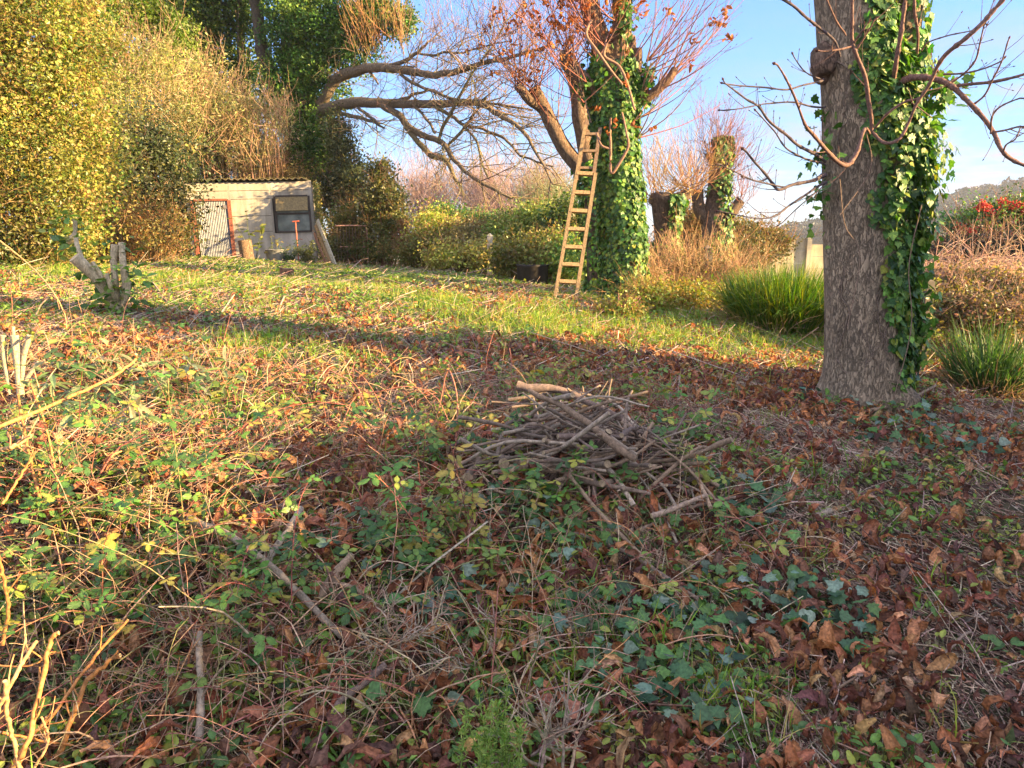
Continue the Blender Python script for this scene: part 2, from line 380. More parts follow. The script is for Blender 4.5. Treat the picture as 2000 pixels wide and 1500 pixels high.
# ================================================================== GROUND
def ground():
    u = np.linspace(-1, 1, 521); sx = 8 * np.sinh(u * 6.2) / math.sinh(1.0) * .55 + 6 * u
    v_ = np.linspace(-.55, 1, 620); sy = 8 * np.sinh(v_ * 6.2) / math.sinh(1.0) * .55 + 9 * v_ + 1.5
    X, Y = np.meshgrid(sx, sy); Z = H(X, Y)
    ny, nx = X.shape; i = np.arange(ny - 1)[:, None] * nx + np.arange(nx - 1)[None]
    f = np.stack([i, i + 1, i + nx + 1, i + nx], -1).reshape(-1, 4)
    m, t, b, o = mat('ground_soil')
    g = N(t, 'ShaderNodeNewGeometry')
    n1 = N(t, 'ShaderNodeTexNoise'); n1.inputs['Scale'].default_value = 1.3; n1.inputs['Detail'].default_value = 5
    n2 = N(t, 'ShaderNodeTexNoise'); n2.inputs['Scale'].default_value = 55; n2.inputs['Detail'].default_value = 8; n2.inputs['Roughness'].default_value = .7
    for q in (n1, n2): t.links.new(g.outputs['Position'], q.inputs['Vector'])
    r1 = N(t, 'ShaderNodeValToRGB'); e = r1.color_ramp.elements
    e[0].position = .3; e[0].color = (.020, .014, .010, 1); e[1].position = .75; e[1].color = (.16, .11, .075, 1)
    q = r1.color_ramp.elements.new(.5); q.color = (.06, .036, .022, 1)
    t.links.new(n2.outputs['Fac'], r1.inputs[0])
    r2 = N(t, 'ShaderNodeValToRGB'); r2.color_ramp.elements[0].position = .5; r2.color_ramp.elements[1].position = .68
    t.links.new(n1.outputs['Fac'], r2.inputs[0])
    mx = N(t, 'ShaderNodeMix', data_type='RGBA'); t.links.new(r2.outputs[0], mx.inputs[0]); t.links.new(r1.outputs[0], mx.inputs[6])
    r3 = N(t, 'ShaderNodeValToRGB'); r3.color_ramp.elements[0].color = (.02, .03, .01, 1); r3.color_ramp.elements[1].color = (.10, .13, .035, 1)
    t.links.new(n2.outputs['Fac'], r3.inputs[0]); t.links.new(r3.outputs[0], mx.inputs[7]); t.links.new(mx.outputs[2], b.inputs['Base Color'])
    b.inputs['Roughness'].default_value = .95
    bp = N(t, 'ShaderNodeBump'); bp.inputs['Strength'].default_value = .8; bp.inputs['Distance'].default_value = .02
    t.links.new(n2.outputs['Fac'], bp.inputs['Height']); t.links.new(bp.outputs[0], b.inputs['Normal'])
    B = Buf(); B.add(np.stack([X, Y, Z], -1).reshape(-1, 3), [f], (.1, .08, .05), True)
    o = B.build('ground', m); tag(o, kind='structure'); return o
ground()

def hill():
    x = np.linspace(-900, 1500, 160); y = np.linspace(150, 1100, 90); X, Y = np.meshgrid(x, y)
    def hz(X, Y):
        top = np.interp(X / 520 * F + 1000, [-2500, 600, 1300, 1500, 1620, 1800, 2000, 2300, 4000], [-9, -7, -6, -3, 4, 17, 33, 44, 52])
        return 1.5 + (top + 8) * np.exp(-((Y - 520) / 190) ** 2) - 14 + 4 * noise2(X, Y, .01, 9) * np.exp(-((Y - 520) / 250) ** 2)
    Z = hz(X, Y); ny, nx = X.shape; i = np.arange(ny - 1)[:, None] * nx + np.arange(nx - 1)[None]
    f = np.stack([i, i + 1, i + nx + 1, i + nx], -1).reshape(-1, 4)
    m, t, b, o = mat('hill_pasture'); b.inputs['Roughness'].default_value = .95
    n1 = N(t, 'ShaderNodeTexNoise'); n1.inputs['Scale'].default_value = .02; g = N(t, 'ShaderNodeNewGeometry'); t.links.new(g.outputs['Position'], n1.inputs['Vector'])
    r = N(t, 'ShaderNodeValToRGB'); r.color_ramp.elements[0].color = (.05, .08, .03, 1); r.color_ramp.elements[1].color = (.14, .14, .06, 1)
    t.links.new(n1.outputs['Fac'], r.inputs[0]); t.links.new(r.outputs[0], b.inputs['Base Color'])
    B = Buf(); B.add(np.stack([X, Y, Z], -1).reshape(-1, 3), [f], (.1, .1, .05), True); tag(B.build('hill', m), kind='structure')
    # wood on the hill: crowns made of many leaf clumps
    B = Buf(); n = 1500
    tx = rng.uniform(130, 640, n); ty = rng.uniform(440, 560, n); tz = hz(tx, ty); keep = (tz > -6)
    tx, ty, tz = tx[keep], ty[keep], tz[keep]; n = len(tx); per = 240
    rr = rng.uniform(3.5, 6.5, n)
    i = np.repeat(np.arange(n), per); d = rnd_unit(len(i)); d[:, 2] = np.abs(d[:, 2]) * 1.1 - .15
    p = np.c_[tx[i], ty[i], tz[i] + rr[i]] + d * (rr[i] * (1 + .25 * noise3(d * 2 + i[:, None], 1, 3)))[:, None]
    cc = jit([[.012, .02, .012], [.02, .02, .014], [.014, .022, .012], [.035, .02, .01]], n, .15)[i]
    scat(B, T_DW, p, basis(d + .6 * rng.standard_normal(d.shape)), rng.uniform(1.4, 3.0, len(p)), cc)
    tag(B.build('hillside_wood', M_LEAF), 'dark wood running along the distant hazy hill', 'wood', kind='stuff')
hill()

# ================================================================== TREES
IVYC = np.array([[.04, .10, .02], [.055, .14, .025], [.08, .18, .03], [.13, .24, .04], [.035, .085, .03]])
TWIGC = np.array([[.20, .10, .06], [.26, .14, .08], [.17, .10, .07]])
REDC = np.array([[.24, .10, .07], [.30, .14, .10], [.22, .12, .09]])
DEADC = np.array([[.25, .095, .05], [.33, .135, .06], [.17, .07, .045], [.42, .21, .10], [.11, .055, .04]])

def trunk_mesh(B, path, rad, col, sides=40, flare=None, lump=.06):
    v0 = Buf(); n = len(path); t = nrm(np.gradient(path, axis=0))
    a = nrm(np.cross(t, [0, 1., 0])); b = np.cross(t, a); ang = np.arange(sides) / sides * 2 * math.pi
    dirs = np.cos(ang)[None, :, None] * a[:, None] + np.sin(ang)[None, :, None] * b[:, None]
    r = rad[:, None] * (1 + lump * noise3(np.repeat((path * .8)[:, None], sides, 1) + dirs * 1.3, 1.6, 5) + .5 * lump * noise3(np.repeat((path * .5)[:, None], sides, 1) * [1, 1, .6] + dirs * 1.2, 6, 6))
    if flare is not None:
        r = r * (1 + flare[:, None] * (.5 + .5 * np.maximum(0, np.cos(ang * 5 + 1.1))[None] + .25 * np.cos(ang * 3)[None]))
    v = path[:, None] + dirs * r[..., None]
    j = np.arange(n - 1)[:, None] * sides; q = np.arange(sides)[None]; q2 = (q + 1) % sides
    f = np.stack([j + q, j + sides + q, j + sides + q2, j + q2], -1).reshape(-1, 4)
    cc = np.asarray(col) * (1 + .25 * noise3(v, 2.5, 8))[..., None]
    B.add(v.reshape(-1, 3), [f], np.clip(cc.reshape(-1, 3), .01, 1), True)
    return v
def ivy_on(B, path, rad, n, mask, size=.075, off=(.01, .08), extra=None, col=IVYC, stems=None, T=(T_IVY, T_IVY2), yell=.12):
    """ivy leaves on a trunk; mask(h01, phi, z) -> probability; phi 0 faces the camera, +90 deg is to the right"""
    m = n * 3; u = rng.uniform(0, 1, m); k = u * (len(path) - 1); a = np.minimum(k.astype(int), len(path) - 2); f = (k - a)[:, None]
    c = path[a] * (1 - f) + path[a + 1] * f; r = rad[a] * (1 - f[:, 0]) + rad[a + 1] * f[:, 0]; phi = rng.uniform(-math.pi, math.pi, m)
    t = nrm(path[a + 1] - path[a]); e1 = nrm(np.cross(t, [0, 1., 0])); e1 = np.where(e1[:, :1] < 0, -e1, e1); e2 = -np.cross(t, e1); e2 = np.where(e2[:, 1:2] > 0, -e2, e2)
    d = np.sin(phi)[:, None] * e1 + np.cos(phi)[:, None] * e2
    pr = mask(u, phi, c + d * r[:, None]); keep = rng.uniform(0, 1, m) < pr; keep &= np.cumsum(keep) <= n
    c, r, d, t, u, phi = c[keep], r[keep], d[keep], t[keep], u[keep], phi[keep]; m = len(c)
    o = rng.uniform(off[0], off[1], m) * (.35 + .65 * (noise3(c + d, 3, 21) * .5 + .5) * 2)
    if extra is not None: o = o + extra(u, phi) * rng.uniform(.2, 1, m) * (.6 + .8 * np.clip(noise3(c + d, 2.3, 22), -.5, 1))
    p = c + d * (r + o)[:, None]
    nor = nrm(d + .38 * rng.standard_normal((m, 3)) + [0, 0, .3]); al = np.array([0, 0, -1.]) + .5 * rng.standard_normal((m, 3))
    sz = size * rng.uniform(.5, 1.25, m) * (1 + .3 * noise3(p, 1.5, 31))
    cc = jit(col, m, .2, .06); y = rng.uniform(0, 1, m) < yell; cc[y] = jit([[.16, .22, .03], [.22, .26, .04]], y.sum(), .15)
    bs = basis(nor, along=al); h = np.arange(m) % 2 == 0
    scat(B, T[0], p[h], bs[h], sz[h], cc[h]); scat(B, T[1], p[~h], bs[~h], sz[~h], cc[~h])
    return p
def vines(B, path, rad, n, col=(.16, .12, .09)):
    for _ in range(n):
        ph = rng.uniform(-1.4, 1.4); k0 = rng.integers(0, max(1, len(path) // 3)); k1 = rng.integers(k0 + 4, len(path))
        ks = np.arange(k0, k1); phs = ph + np.cumsum(rng.normal(0, .09, len(ks)))
        p = path[ks] + (rad[ks] * 1.05)[:, None] * np.stack([np.sin(phs), -np.cos(phs), 0 * phs], 1)
        if len(ks) > 2: tube(B, catmull(p, len(ks) * 2), rng.uniform(.002, .006), 4, col)
def bud_radii(n, k, r0, r1, bud=1.9):
    u = np.linspace(0, 1, k); r = r0 + (r1 - r0) * u ** .8; r = np.tile(r, (n, 1)); return r * rng.uniform(.7, 1.2, (n, 1))
def add_shoots(B, st, dr, L, r0, r1, up, wig, col, per=2.0, subL=.4, K=9, sides=4, droop=0, per2=0, subs=.7):
    p = shoots(st, dr, L, up, wig, K, droop); c = jit(col, len(p), .12)
    tube(B, p, bud_radii(len(p), K, r0, r1), sides, c)
    allp = [p]
    if per:
        q, i = sides_of(p, per, subL, subs, .25, .95, up * .8, wig, 6, droop); tube(B, q, bud_radii(len(q), 6, r1 * 1.5, r1 * .7), 3, c[i]); allp.append(q)
        tips = q[:, -1]; tube(B, np.stack([tips, tips + nrm(q[:, -1] - q[:, -2]) * r1 * 5], 1), np.array([r1 * 1.6, r1 * .5]), 4, (.10, .045, .035))
        if per2:
            q2, i2 = sides_of(q, per2, subL * .45, .8, .2, .95, up * .6, wig, 4, droop); tube(B, q2, bud_radii(len(q2), 4, r1 * .9, r1 * .5), 3, c[i][i2]); allp.append(q2)
    tips = p[:, -1]; tube(B, np.stack([tips, tips + nrm(p[:, -1] - p[:, -2]) * r1 * 7], 1), np.array([r1 * 2.4, r1 * .6]), 4, (.10, .045, .035))
    return allp
def dead_clusters(B, pts, n_each=5, size=.12):
    m = len(pts); i = np.repeat(np.arange(m), n_each); p = pts[i] + rng.normal(0, .012, (len(i), 3))
    al = np.array([0, 0, -1.]) + .9 * rng.standard_normal((len(i), 3)); nor = rnd_unit(len(i)); cc = jit([[.34, .11, .035], [.42, .16, .05], [.26, .085, .03]], len(i), .2)
    bb = basis(nor, along=al); sz = size * rng.uniform(.5, 1.2, len(i)); kk = rng.integers(0, len(CURLS_LO), len(i))
    for q in range(len(CURLS_LO)):
        s_ = kk == q; scat(B, CURLS_LO[q], p[s_] - bb[s_][:, 1] * 0, bb[s_], sz[s_], cc[s_])

# ---- tree with the bare bark, near right
def tree_right():
    Y = 5.4; base = P(1692, 780, Y); t = thing('horse_chestnut_tree', 'nearest thick trunk with bare cracked bark and ivy hanging down one side', 'tree', base)
    loc = base
    path, rad = limb([(1690, 850, Y, 76), (1690, 800, Y, 73), (1688, 740, Y, 70), (1688, 650, Y, 69), (1688, 540, Y, 69), (1686, 420, Y, 69), (1688, 300, Y, 71), (1686, 180, Y, 70), (1672, 90, Y, 64), (1660, 0, Y, 58), (1650, -120, Y, 56), (1640, -300, Y, 50), (1630, -520, Y, 40)], 120)
    B = Buf(); fl = .42 * np.exp(-np.maximum(0, path[:, 2] - .40) / .12)
    trunk_mesh(B, path, rad, (.33, .25, .165), 120, fl, .09)
    B.build('trunk', M_BARK, t, loc)
    p2, r2 = limb([(1725, 260, Y + .05, 40), (1742, 180, Y + .05, 42), (1752, 90, Y + .05, 38), (1760, 0, Y + .05, 36), (1775, -150, Y, 32), (1800, -400, Y, 28)], 50)
    B = Buf(); trunk_mesh(B, p2, r2, (.26, .18, .11), 40, None, .08); B.build('secondary_stem', M_BARK, t, loc)
    # knot left by an old cut
    B = Buf(); c = P(1612, 118, Y - .05); rr = .105; uu = np.linspace(0, math.pi, 12); vv = np.linspace(0, 2 * math.pi, 20, endpoint=False)
    d = np.stack([np.sin(uu)[:, None] * np.cos(vv)[None], np.sin(uu)[:, None] * np.sin(vv)[None], np.cos(uu)[:, None] + 0 * vv[None]], -1)
    v = c + d * rr * (1 + .25 * noise3(d, 2, 4))[..., None] * [.95, 1, 1.25]; i = np.arange(11)[:, None] * 20; q = np.arange(20)[None]
    B.add(v.reshape(-1, 3), [np.stack([i + q, i + 20 + q, i + 20 + (q + 1) % 20, i + (q + 1) % 20], -1).reshape(-1, 4)], (.19, .12, .08), True); B.build('burl', M_BARK, t, loc)
    # ivy
    def msk(u, phi, p):
        # photo row of the point
        dz = (p[:, 2] - base[2]) / .00366; row = 780 - dz
        lo = np.interp(row, [-200, 60, 110, 200, 300, 420, 480, 540, 640, 720, 800, 860], [.05, .05, -.35, -.45, -.2, -.15, .10, .18, .30, .36, .25, .0])
        nn = noise3(p, 4.5, 41) * .55 + noise3(p, 11, 42) * .25
        return np.clip((np.sin(phi) - lo + nn * .55 + .12) * 3, 0, 1) * (.25 + .75 * (np.cos(phi) > -.75))
    def ex(u, phi):
        row = np.interp(u, [0, 1], [850, -520]); e = np.interp(row, [-300, 60, 120, 190, 240, 330, 420, 500, 640, 720, 800], [.0, .08, .16, .36, .26, .17, .14, .12, .15, .15, .20])
        return e * np.clip(np.sin(phi), 0, 1) ** .7
    B = Buf(); vines(B, path[:95], rad[:95], 26); 
    for rows in ([(1795, 180), (1840, 170), (1870, 150)], [(1780, 200), (1820, 230)], [(1640, 420), (1700, 330), (1690, 250)], [(1745, 780), (1780, 640), (1775, 520), (1800, 400)], [(1655, 640), (1680, 500), (1650, 440), (1640, 350)]):
        tube(B, catmull([P(a, b, Y - .32) for a, b in rows], 14), .004, 4, (.2, .14, .1))
    B.build('vine_stem', M_TWIG, t, loc)
    B = Buf(); ivy_on(B, path, rad, 11000, msk, .066, (.006, .035), ex)
    ivy_on(B, p2, r2, 700, lambda u, ph, p: np.clip(noise3(p, 3, 12) * .9 + .35 + .3 * np.sin(ph), 0, 1), .07, (.01, .07))
    # ivy sprays on the left edge and the bushy shoulder
    for (a, b, rx, rz, n_) in ((1830, 180, .12, .13, 150), (1800, 250, .10, .12, 130), (1775, 130, .12, .12, 110), (1790, 320, .09, .16, 120), (1782, 620, .10, .3, 220), (1780, 480, .09, .3, 170), (1606, 330, .035, .5, 60), (1604, 260, .03, .3, 30)):
        c = P(a, b, Y); p = c + rng.normal(0, 1, (n_, 3)) * [rx * .5, .12, rz * .5]
        nr = np.array([.5, -.6, .3]) + .7 * rng.standard_normal((n_, 3)); scat(B, T_IVY, p, basis(nr, along=np.array([0, 0, -1.]) + .6 * rng.standard_normal((n_, 3))), .07 * rng.uniform(.5, 1.2, n_), jit(IVYC[1:4], n_, .2))
    B.build('ivy', M_IVY, t, loc)
    # shoots: (points in photo, radius) each its own branch
    SH = [
        [(1700, 262, 5.05, 3), (1683, 255, 4.95, 5), (1672, 300, 4.9, 6), (1655, 322, 4.85, 6.5), (1630, 305, 4.8, 6), (1590, 262, 4.7, 5), (1570, 225, 4.6, 4.2), (1540, 165, 4.5, 3.4), (1512, 124, 4.4, 2.6)],
        [(1702, 255, 5.05, 5), (1702, 215, 5.0, 6), (1695, 160, 4.95, 6), (1672, 105, 4.9, 5.5), (1664, 80, 4.9, 5), (1664, 30, 4.85, 4.5), (1660, -40, 4.8, 4)],
        [(1666, 88, 4.9, 3), (1640, 92, 4.85, 2.6), (1596, 99, 4.8, 2.2)],
        [(1666, 85, 4.9, 3), (1680, 65, 4.85, 2.4), (1699, 40, 4.8, 1.8)],
        [(1672, 95, 4.9, 3), (1692, 68, 4.85, 2.2), (1711, 35, 4.8, 1.6)],
        [(1748, 165, 5.15, 8), (1780, 152, 5.1, 10), (1815, 152, 5.05, 9.5), (1850, 163, 5.0, 9), (1880, 185, 4.95, 8), (1910, 220, 4.9, 7), (1940, 262, 4.85, 6.5), (1955, 295, 4.8, 6), (1980, 312, 4.8, 5.5), (2040, 330, 4.75, 5)],
        [(1866, 168, 5.0, 5), (1900, 163, 4.95, 4.6), (1950, 157, 4.9, 4.4), (2000, 144, 4.85, 4), (2060, 120, 4.8, 3.5)],
        [(1703, 256, 5.05, 4), (1730, 276, 4.95, 4.8), (1757, 270, 4.9, 4.6), (1775, 240, 4.9, 4.4), (1790, 205, 4.85, 4.4), (1815, 165, 4.8, 4.6), (1842, 112, 4.7, 6), (1880, 75, 4.6, 6.5), (1920, 40, 4.55, 6.5), (1960, 0, 4.5, 6), (2010, -50, 4.4, 6)],
        [(1708, 250, 5.05, 3), (1735, 222, 4.95, 3.4), (1770, 200, 4.9, 3.6), (1800, 188, 4.85, 3.6), (1830, 140, 4.8, 3)],
        [(1746, 165, 5.15, 7), (1752, 130, 5.05, 6.5), (1757, 80, 5.0, 6), (1766, 20, 4.95, 5.5), (1776, -40, 4.9, 5)],
        [(1792, 105, 5.1, 3), (1790, 60, 5.0, 4), (1786, 20, 4.95, 4), (1788, -30, 4.9, 4)],
        [(1612, 342, 5.2, 7), (1590, 352, 5.1, 5.5), (1550, 360, 5.0, 5), (1523, 370, 4.95, 4.6), (1508, 358, 4.95, 4.2), (1485, 325, 4.9, 3.6), (1450, 290, 4.8, 3)],
        [(1612, 316, 5.2, 4.5), (1590, 300, 5.1, 4.5), (1555, 282, 5.0, 4.3), (1530, 258, 4.95, 4), (1500, 232, 4.9, 3.6), (1480, 207, 4.85, 3.2), (1450, 187, 4.8, 2.8), (1412, 155, 4.7, 2)],
        [(1612, 322, 5.2, 3), (1580, 312, 5.1, 2.8), (1535, 290, 5.0, 2.4), (1510, 250, 5.0, 2), (1475, 215, 4.9, 1.8)],
        [(1614, 355, 5.2, 4), (1590, 368, 5.15, 3.4), (1550, 395, 5.1, 3), (1515, 420, 5.0, 2.6), (1480, 428, 4.95, 2), (1400, 412, 4.9, 1.5)],
        [(1612, 208, 5.3, 3), (1580, 206, 5.2, 2.6), (1530, 200, 5.1, 2.4), (1470, 208, 5.0, 2), (1405, 215, 4.9, 2)],
        [(1608, 155, 5.2, 3), (1570, 165, 5.1, 3), (1530, 174, 5.0, 2.6), (1470, 170, 5.0, 2.4), (1410, 162, 4.9, 2)],
        [(1602, 155, 5.2, 2), (1572, 140, 5.1, 1.8), (1548, 105, 5.0, 1.6)],
        [(1640, 110, 5.0, 3), (1632, 80, 4.95, 3.4), (1605, 55, 4.9, 3.6), (1575, 30, 4.85, 4), (1540, 5, 4.8, 4), (1510, -15, 4.75, 4)],
        [(1652, 70, 5.0, 2.6), (1635, 40, 4.95, 2.6), (1615, 0, 4.9, 2.4), (1605, -30, 4.9, 2.4)],
        [(1900, 205, 4.95, 3), (1925, 185, 4.9, 2.6), (1940, 155, 4.85, 2.4), (1955, 120, 4.8, 2.2), (1971, 75, 4.75, 1.8)],
        [(1858, 162, 5.0, 3), (1885, 140, 4.95, 2.8), (1905, 115, 4.9, 2.4), (1915, 80, 4.85, 2.2), (1924, 42, 4.8, 1.8)],
        [(1935, 262, 4.85, 3), (1938, 232, 4.8, 2.8), (1955, 212, 4.75, 2.6), (2000, 192, 4.7, 2.2)],
        [(1940, 262, 4.85, 3), (1965, 258, 4.8, 2.8), (1998, 248, 4.75, 2.4)],
        [(1958, 300, 4.8, 2.6), (1965, 285, 4.75, 2.4), (1985, 272, 4.7, 2.2), (1996, 248, 4.7, 1.6)],
        [(1842, 145, 5.0, 3), (1880, 143, 4.95, 2.6), (1920, 133, 4.9, 2.4), (1962, 113, 4.85, 2)],
        [(1800, 100, 5.0, 2.4), (1812, 82, 4.95, 2.2), (1850, 70, 4.9, 2), (1900, 62, 4.85, 1.8), (1928, 48, 4.8, 1.8)],
        [(1500, 345, 4.95, 2.6), (1480, 352, 4.9, 2.4), (1440, 340, 4.85, 2), (1400, 320, 4.8, 1.6)],
        [(1530, 365, 4.95, 2.4), (1490, 355, 4.9, 2.2), (1450, 345, 4.85, 1.8)],
        [(1615, 358, 5.2, 2), (1580, 385, 5.1, 1.8), (1520, 440, 5.1, 1.4)],
    ]
    for k, s_ in enumerate(SH):
        p, r = limb(s_, len(s_) * 7, .014); B = Buf(); rr = r * .64; rr *= (1 + .22 * (np.arange(len(rr)) % 6 == 2)) * (1 + .06 * rng.standard_normal(len(rr)))
        cl = (.17, .10, .08) if s_[0][0] > 1650 else (.10, .075, .075)
        tube(B, p, rr, 6, cl); tube(B, np.stack([p[-1], p[-1] + nrm(p[-1] - p[-2]) * .014]), [rr[-1] * 1.9, rr[-1] * .5], 6, (.07, .03, .025))
        L = np.linalg.norm(p[-1] - p[0])
        q, _ = sides_of(p[None], int(3 + L * 5), .16, .9, .3, .97, .5, .25, 5); tube(B, q, bud_radii(len(q), 5, .0028, .0014), 4, cl)
        tp = q[:, -1]; tube(B, np.stack([tp, tp + nrm(q[:, -1] - q[:, -2]) * .012], 1), np.array([.0038, .0015]), 5, (.08, .035, .03))
        B.build('branch', M_TWIG, t, loc)
tree_right()

# ---- ladder tree (thick ivy) and the leaning tree behind it
def tree_ladder():
    Y = 10.25; base = P(1212, 610, Y); base[2] = H(base[0], base[1]); loc = base
    t = thing('horse_chestnut_tree', 'middle tree wrapped in thick dark ivy with brown leaves and red shoots high up', 'tree', base)
    path, rad = limb([(1212, 625, Y, 40), (1214, 590, Y, 34), (1216, 520, Y, 35), (1214, 440, Y, 36), (1208, 350, Y, 33), (1200, 260, Y, 33), (1198, 190, Y, 36), (1192, 120, Y, 30)], 60)
    B = Buf(); trunk_mesh(B, path, rad, (.22, .14, .09), 36, None, .08)
    for s_ in ([(1198, 160, Y, 26), (1180, 100, Y, 22), (1162, 50, Y, 18), (1150, 0, Y, 17), (1140, -60, Y, 15), (1120, -200, Y, 12)], [(1196, 160, Y, 24), (1208, 100, Y, 20), (1215, 40, Y, 17), (1212, -40, Y, 16), (1205, -200, Y, 12)]):
        p, r = limb(s_, 30, .01); trunk_mesh(B, p, r, (.30, .18, .10), 24, None, .1)
    B.build('trunk', M_BARK, t, loc)
    B = Buf()
    p, r = limb([(1225, 200, Y, 12), (1255, 195, Y - .1, 10), (1280, 178, Y - .15, 9), (1305, 155, Y - .2, 8), (1318, 135, Y - .2, 7)], 18, .01); tube(B, p, r, 10, (.27, .15, .09), rough=.1)
    for s_ in ([(1228, 190, Y, 12), (1240, 150, Y, 11), (1244, 95, Y, 9)], [(1224, 150, Y, 8), (1234, 120, Y, 7), (1235, 70, Y, 6)], [(1175, 190, Y - .1, 12), (1150, 160, Y - .1, 12), (1110, 130, Y, 12), (1104, 100, Y, 11)]):
        p, r = limb(s_, 14, .01); tube(B, p, r, 10, (.24, .15, .10), rough=.12, cap=True, capcol=(.4, .3, .2))
    B.build('cut_limb', M_BARK, t, loc)
    def mk(u, phi, p):
        h = (p[:, 2] - base[2]) / .00704; row = 600 - h
        dens = np.interp(row, [100, 180, 230, 600], [.25, .7, 1.15, 1.2])
        bark = (row < 200) & (np.abs(np.sin(phi) + .15) < .35) & (np.cos(phi) > 0)
        return np.clip(dens + noise3(p, 2.6, 51) * .45 - .05, 0, 1) * np.where(bark, .15, 1) * np.where(np.cos(phi) < -.6, .35, 1)
    def ex(u, phi):
        return np.interp(u, [0, .15, .35, .6, .8, 1], [.10, .08, .10, .07, .14, .05]) * .7 * (.75 + .5 * np.sin(phi))
    B = Buf(); ivy_on(B, path, rad, 12500, mk, .07, (.01, .07), ex)
    for a, b, rx, rz, n_ in ((1215, 60, .12, .45, 500), (1215, -20, .1, .35, 250), (1250, 180, .14, .18, 320), (1262, 150, .1, .12, 150), (1150, 170, .13, .18, 260), (1160, 120, .1, .2, 120)):
        c = P(a, b, Y); p = c + rng.normal(0, 1, (n_, 3)) * [rx * .5, .12, rz * .5]
        scat(B, T_IVY, p, basis(np.array([.3, -.6, .3]) + .8 * rng.standard_normal((n_, 3)), along=np.array([0, 0, -1.]) + .6 * rng.standard_normal((n_, 3))), .075 * rng.uniform(.5, 1.2, n_), jit(IVYC, n_, .2))
    B.build('ivy', M_IVY, t, loc)
    B = Buf(); n = 46
    # right-hand sprays
    src = np.array([(1250, 190), (1262, 185), (1280, 178), (1300, 160), (1318, 135), (1245, 150), (1240, 235), (1245, 270), (1240, 110), (1262, 120)])
    k = rng.integers(0, len(src), n); st = np.array([P(a, b, Y - .1 + .1 * rng.standard_normal()) for a, b in src[k]])
    ang = rng.uniform(.25, 1.45, n); dr = np.stack([np.cos(ang), rng.uniform(-.7, .5, n), np.sin(ang)], 1)
    A = add_shoots(B, st, dr, rng.uniform(.7, 1.75, n), .009, .0028, .75, .35, REDC, 3.2, .42, 10, 5)
    B2 = Buf(); tips = np.concatenate([a[:, -1] for a in A]); 
    SRC = [(1150, 60), (1165, 120), (1120, 130), (1105, 105), (1140, 200), (1155, 240), (1180, 90), (1150, 10), (1200, 40), (1145, 160)]
    n = 78; k = rng.integers(0, len(SRC), n); st = np.array([P(a, b, Y - .1 + .15 * rng.standard_normal()) for a, b in np.array(SRC)[k]])
    ang = rng.uniform(.5, 3.0, n); dr = np.stack([np.cos(ang), rng.uniform(-.8, .5, n), np.sin(ang)], 1)
    A2 = add_shoots(B, st, dr, rng.uniform(.7, 1.7, n), .008, .0026, .7, .4, REDC, 3.6, .4, 10, 5)
    # low whippy shoots in front of the ivy
    for s_ in ([(1215, 220, 9.70, 2), (1225, 260, 9.60, 2.5), (1225, 290, 9.60, 3), (1195, 340, 9.60, 3), (1192, 300, 9.60, 3), (1193, 230, 9.60, 2.4)], [(1165, 260, 9.70, 2.4), (1175, 285, 9.60, 2.8), (1190, 292, 9.60, 2.4)], [(1185, 85, 9.70, 3), (1180, 110, 9.70, 3.4), (1210, 130, 9.70, 3), (1228, 175, 9.60, 3), (1240, 215, 9.50, 2.6)], [(1155, 40, 9.70, 3), (1145, 70, 9.60, 3), (1170, 105, 9.50, 3), (1195, 140, 9.50, 2.6), (1215, 165, 9.50, 2.2)]):
        p, r = limb(s_, None, .01); tube(B, p, r * .9, 5, (.26, .15, .10))
    B.build('shoots', M_TWIG, t, loc)
    tp = np.concatenate([A2[0][:, -1], A2[1][:, -1], A2[1][:, 3]]); tp = tp[rng.uniform(0, 1, len(tp)) < .17]
    tp2 = np.concatenate([a[:, -1] for a in A]); tp2 = tp2[rng.uniform(0, 1, len(tp2)) < .05]
    B = Buf(); dead_clusters(B, np.concatenate([tp, tp2, np.array([P(1190, 245, 9.60), P(1240, 240, 9.70), P(1160, 205, 9.70), P(1225, 155, 9.60), P(1275, 250, 9.70)])]), 5, .13)
    B.build('dead_leaves', M_DEAD, t, loc)

    # tree just behind, on the left
    Y = 11.3; base = P(1172, 575, Y); base[2] = H(base[0], base[1]); loc = base
    t = thing('horse_chestnut_tree', 'lopped tree with a leaning cut limb that the ladder rests against', 'tree', base)
    path, rad = limb([(1172, 590, Y, 26), (1172, 560, Y, 24), (1170, 480, Y, 25), (1168, 400, Y, 26), (1160, 340, Y, 24), (1152, 315, Y, 20)], 30)
    B = Buf(); trunk_mesh(B, path, rad, (.20, .13, .09), 28, None, .09); B.build('trunk', M_BARK, t, loc)
    B = Buf(); hd = []
    for s_ in ([(1160, 360, Y, 16), (1130, 322, Y, 16), (1100, 287, Y, 14), (1078, 240, Y, 13), (1060, 205, Y, 12), (1040, 172, Y, 12)], [(1156, 340, Y, 16), (1142, 280, Y, 15), (1132, 220, Y, 14), (1122, 160, Y, 13), (1112, 120, Y, 14)], [(1060, 215, Y, 9), (1030, 190, Y - .1, 9), (1012, 168, Y - .1, 8)]):
        p, r = limb(s_, 22, .02); tube(B, p, r, 14, (.22, .14, .09), rough=.14, cap=True, capcol=(.35, .24, .15)); hd += [p[-1], p[-1], p[-3], p[len(p) // 2]]
    B.build('cut_limb', M_BARK, t, loc)
    B = Buf(); ivy_on(B, path, rad, 2200, lambda u, ph, p: np.clip(.9 + noise3(p, 3, 5) * .5, 0, 1), .08, (.01, .1)); B.build('ivy', M_IVY, t, loc)
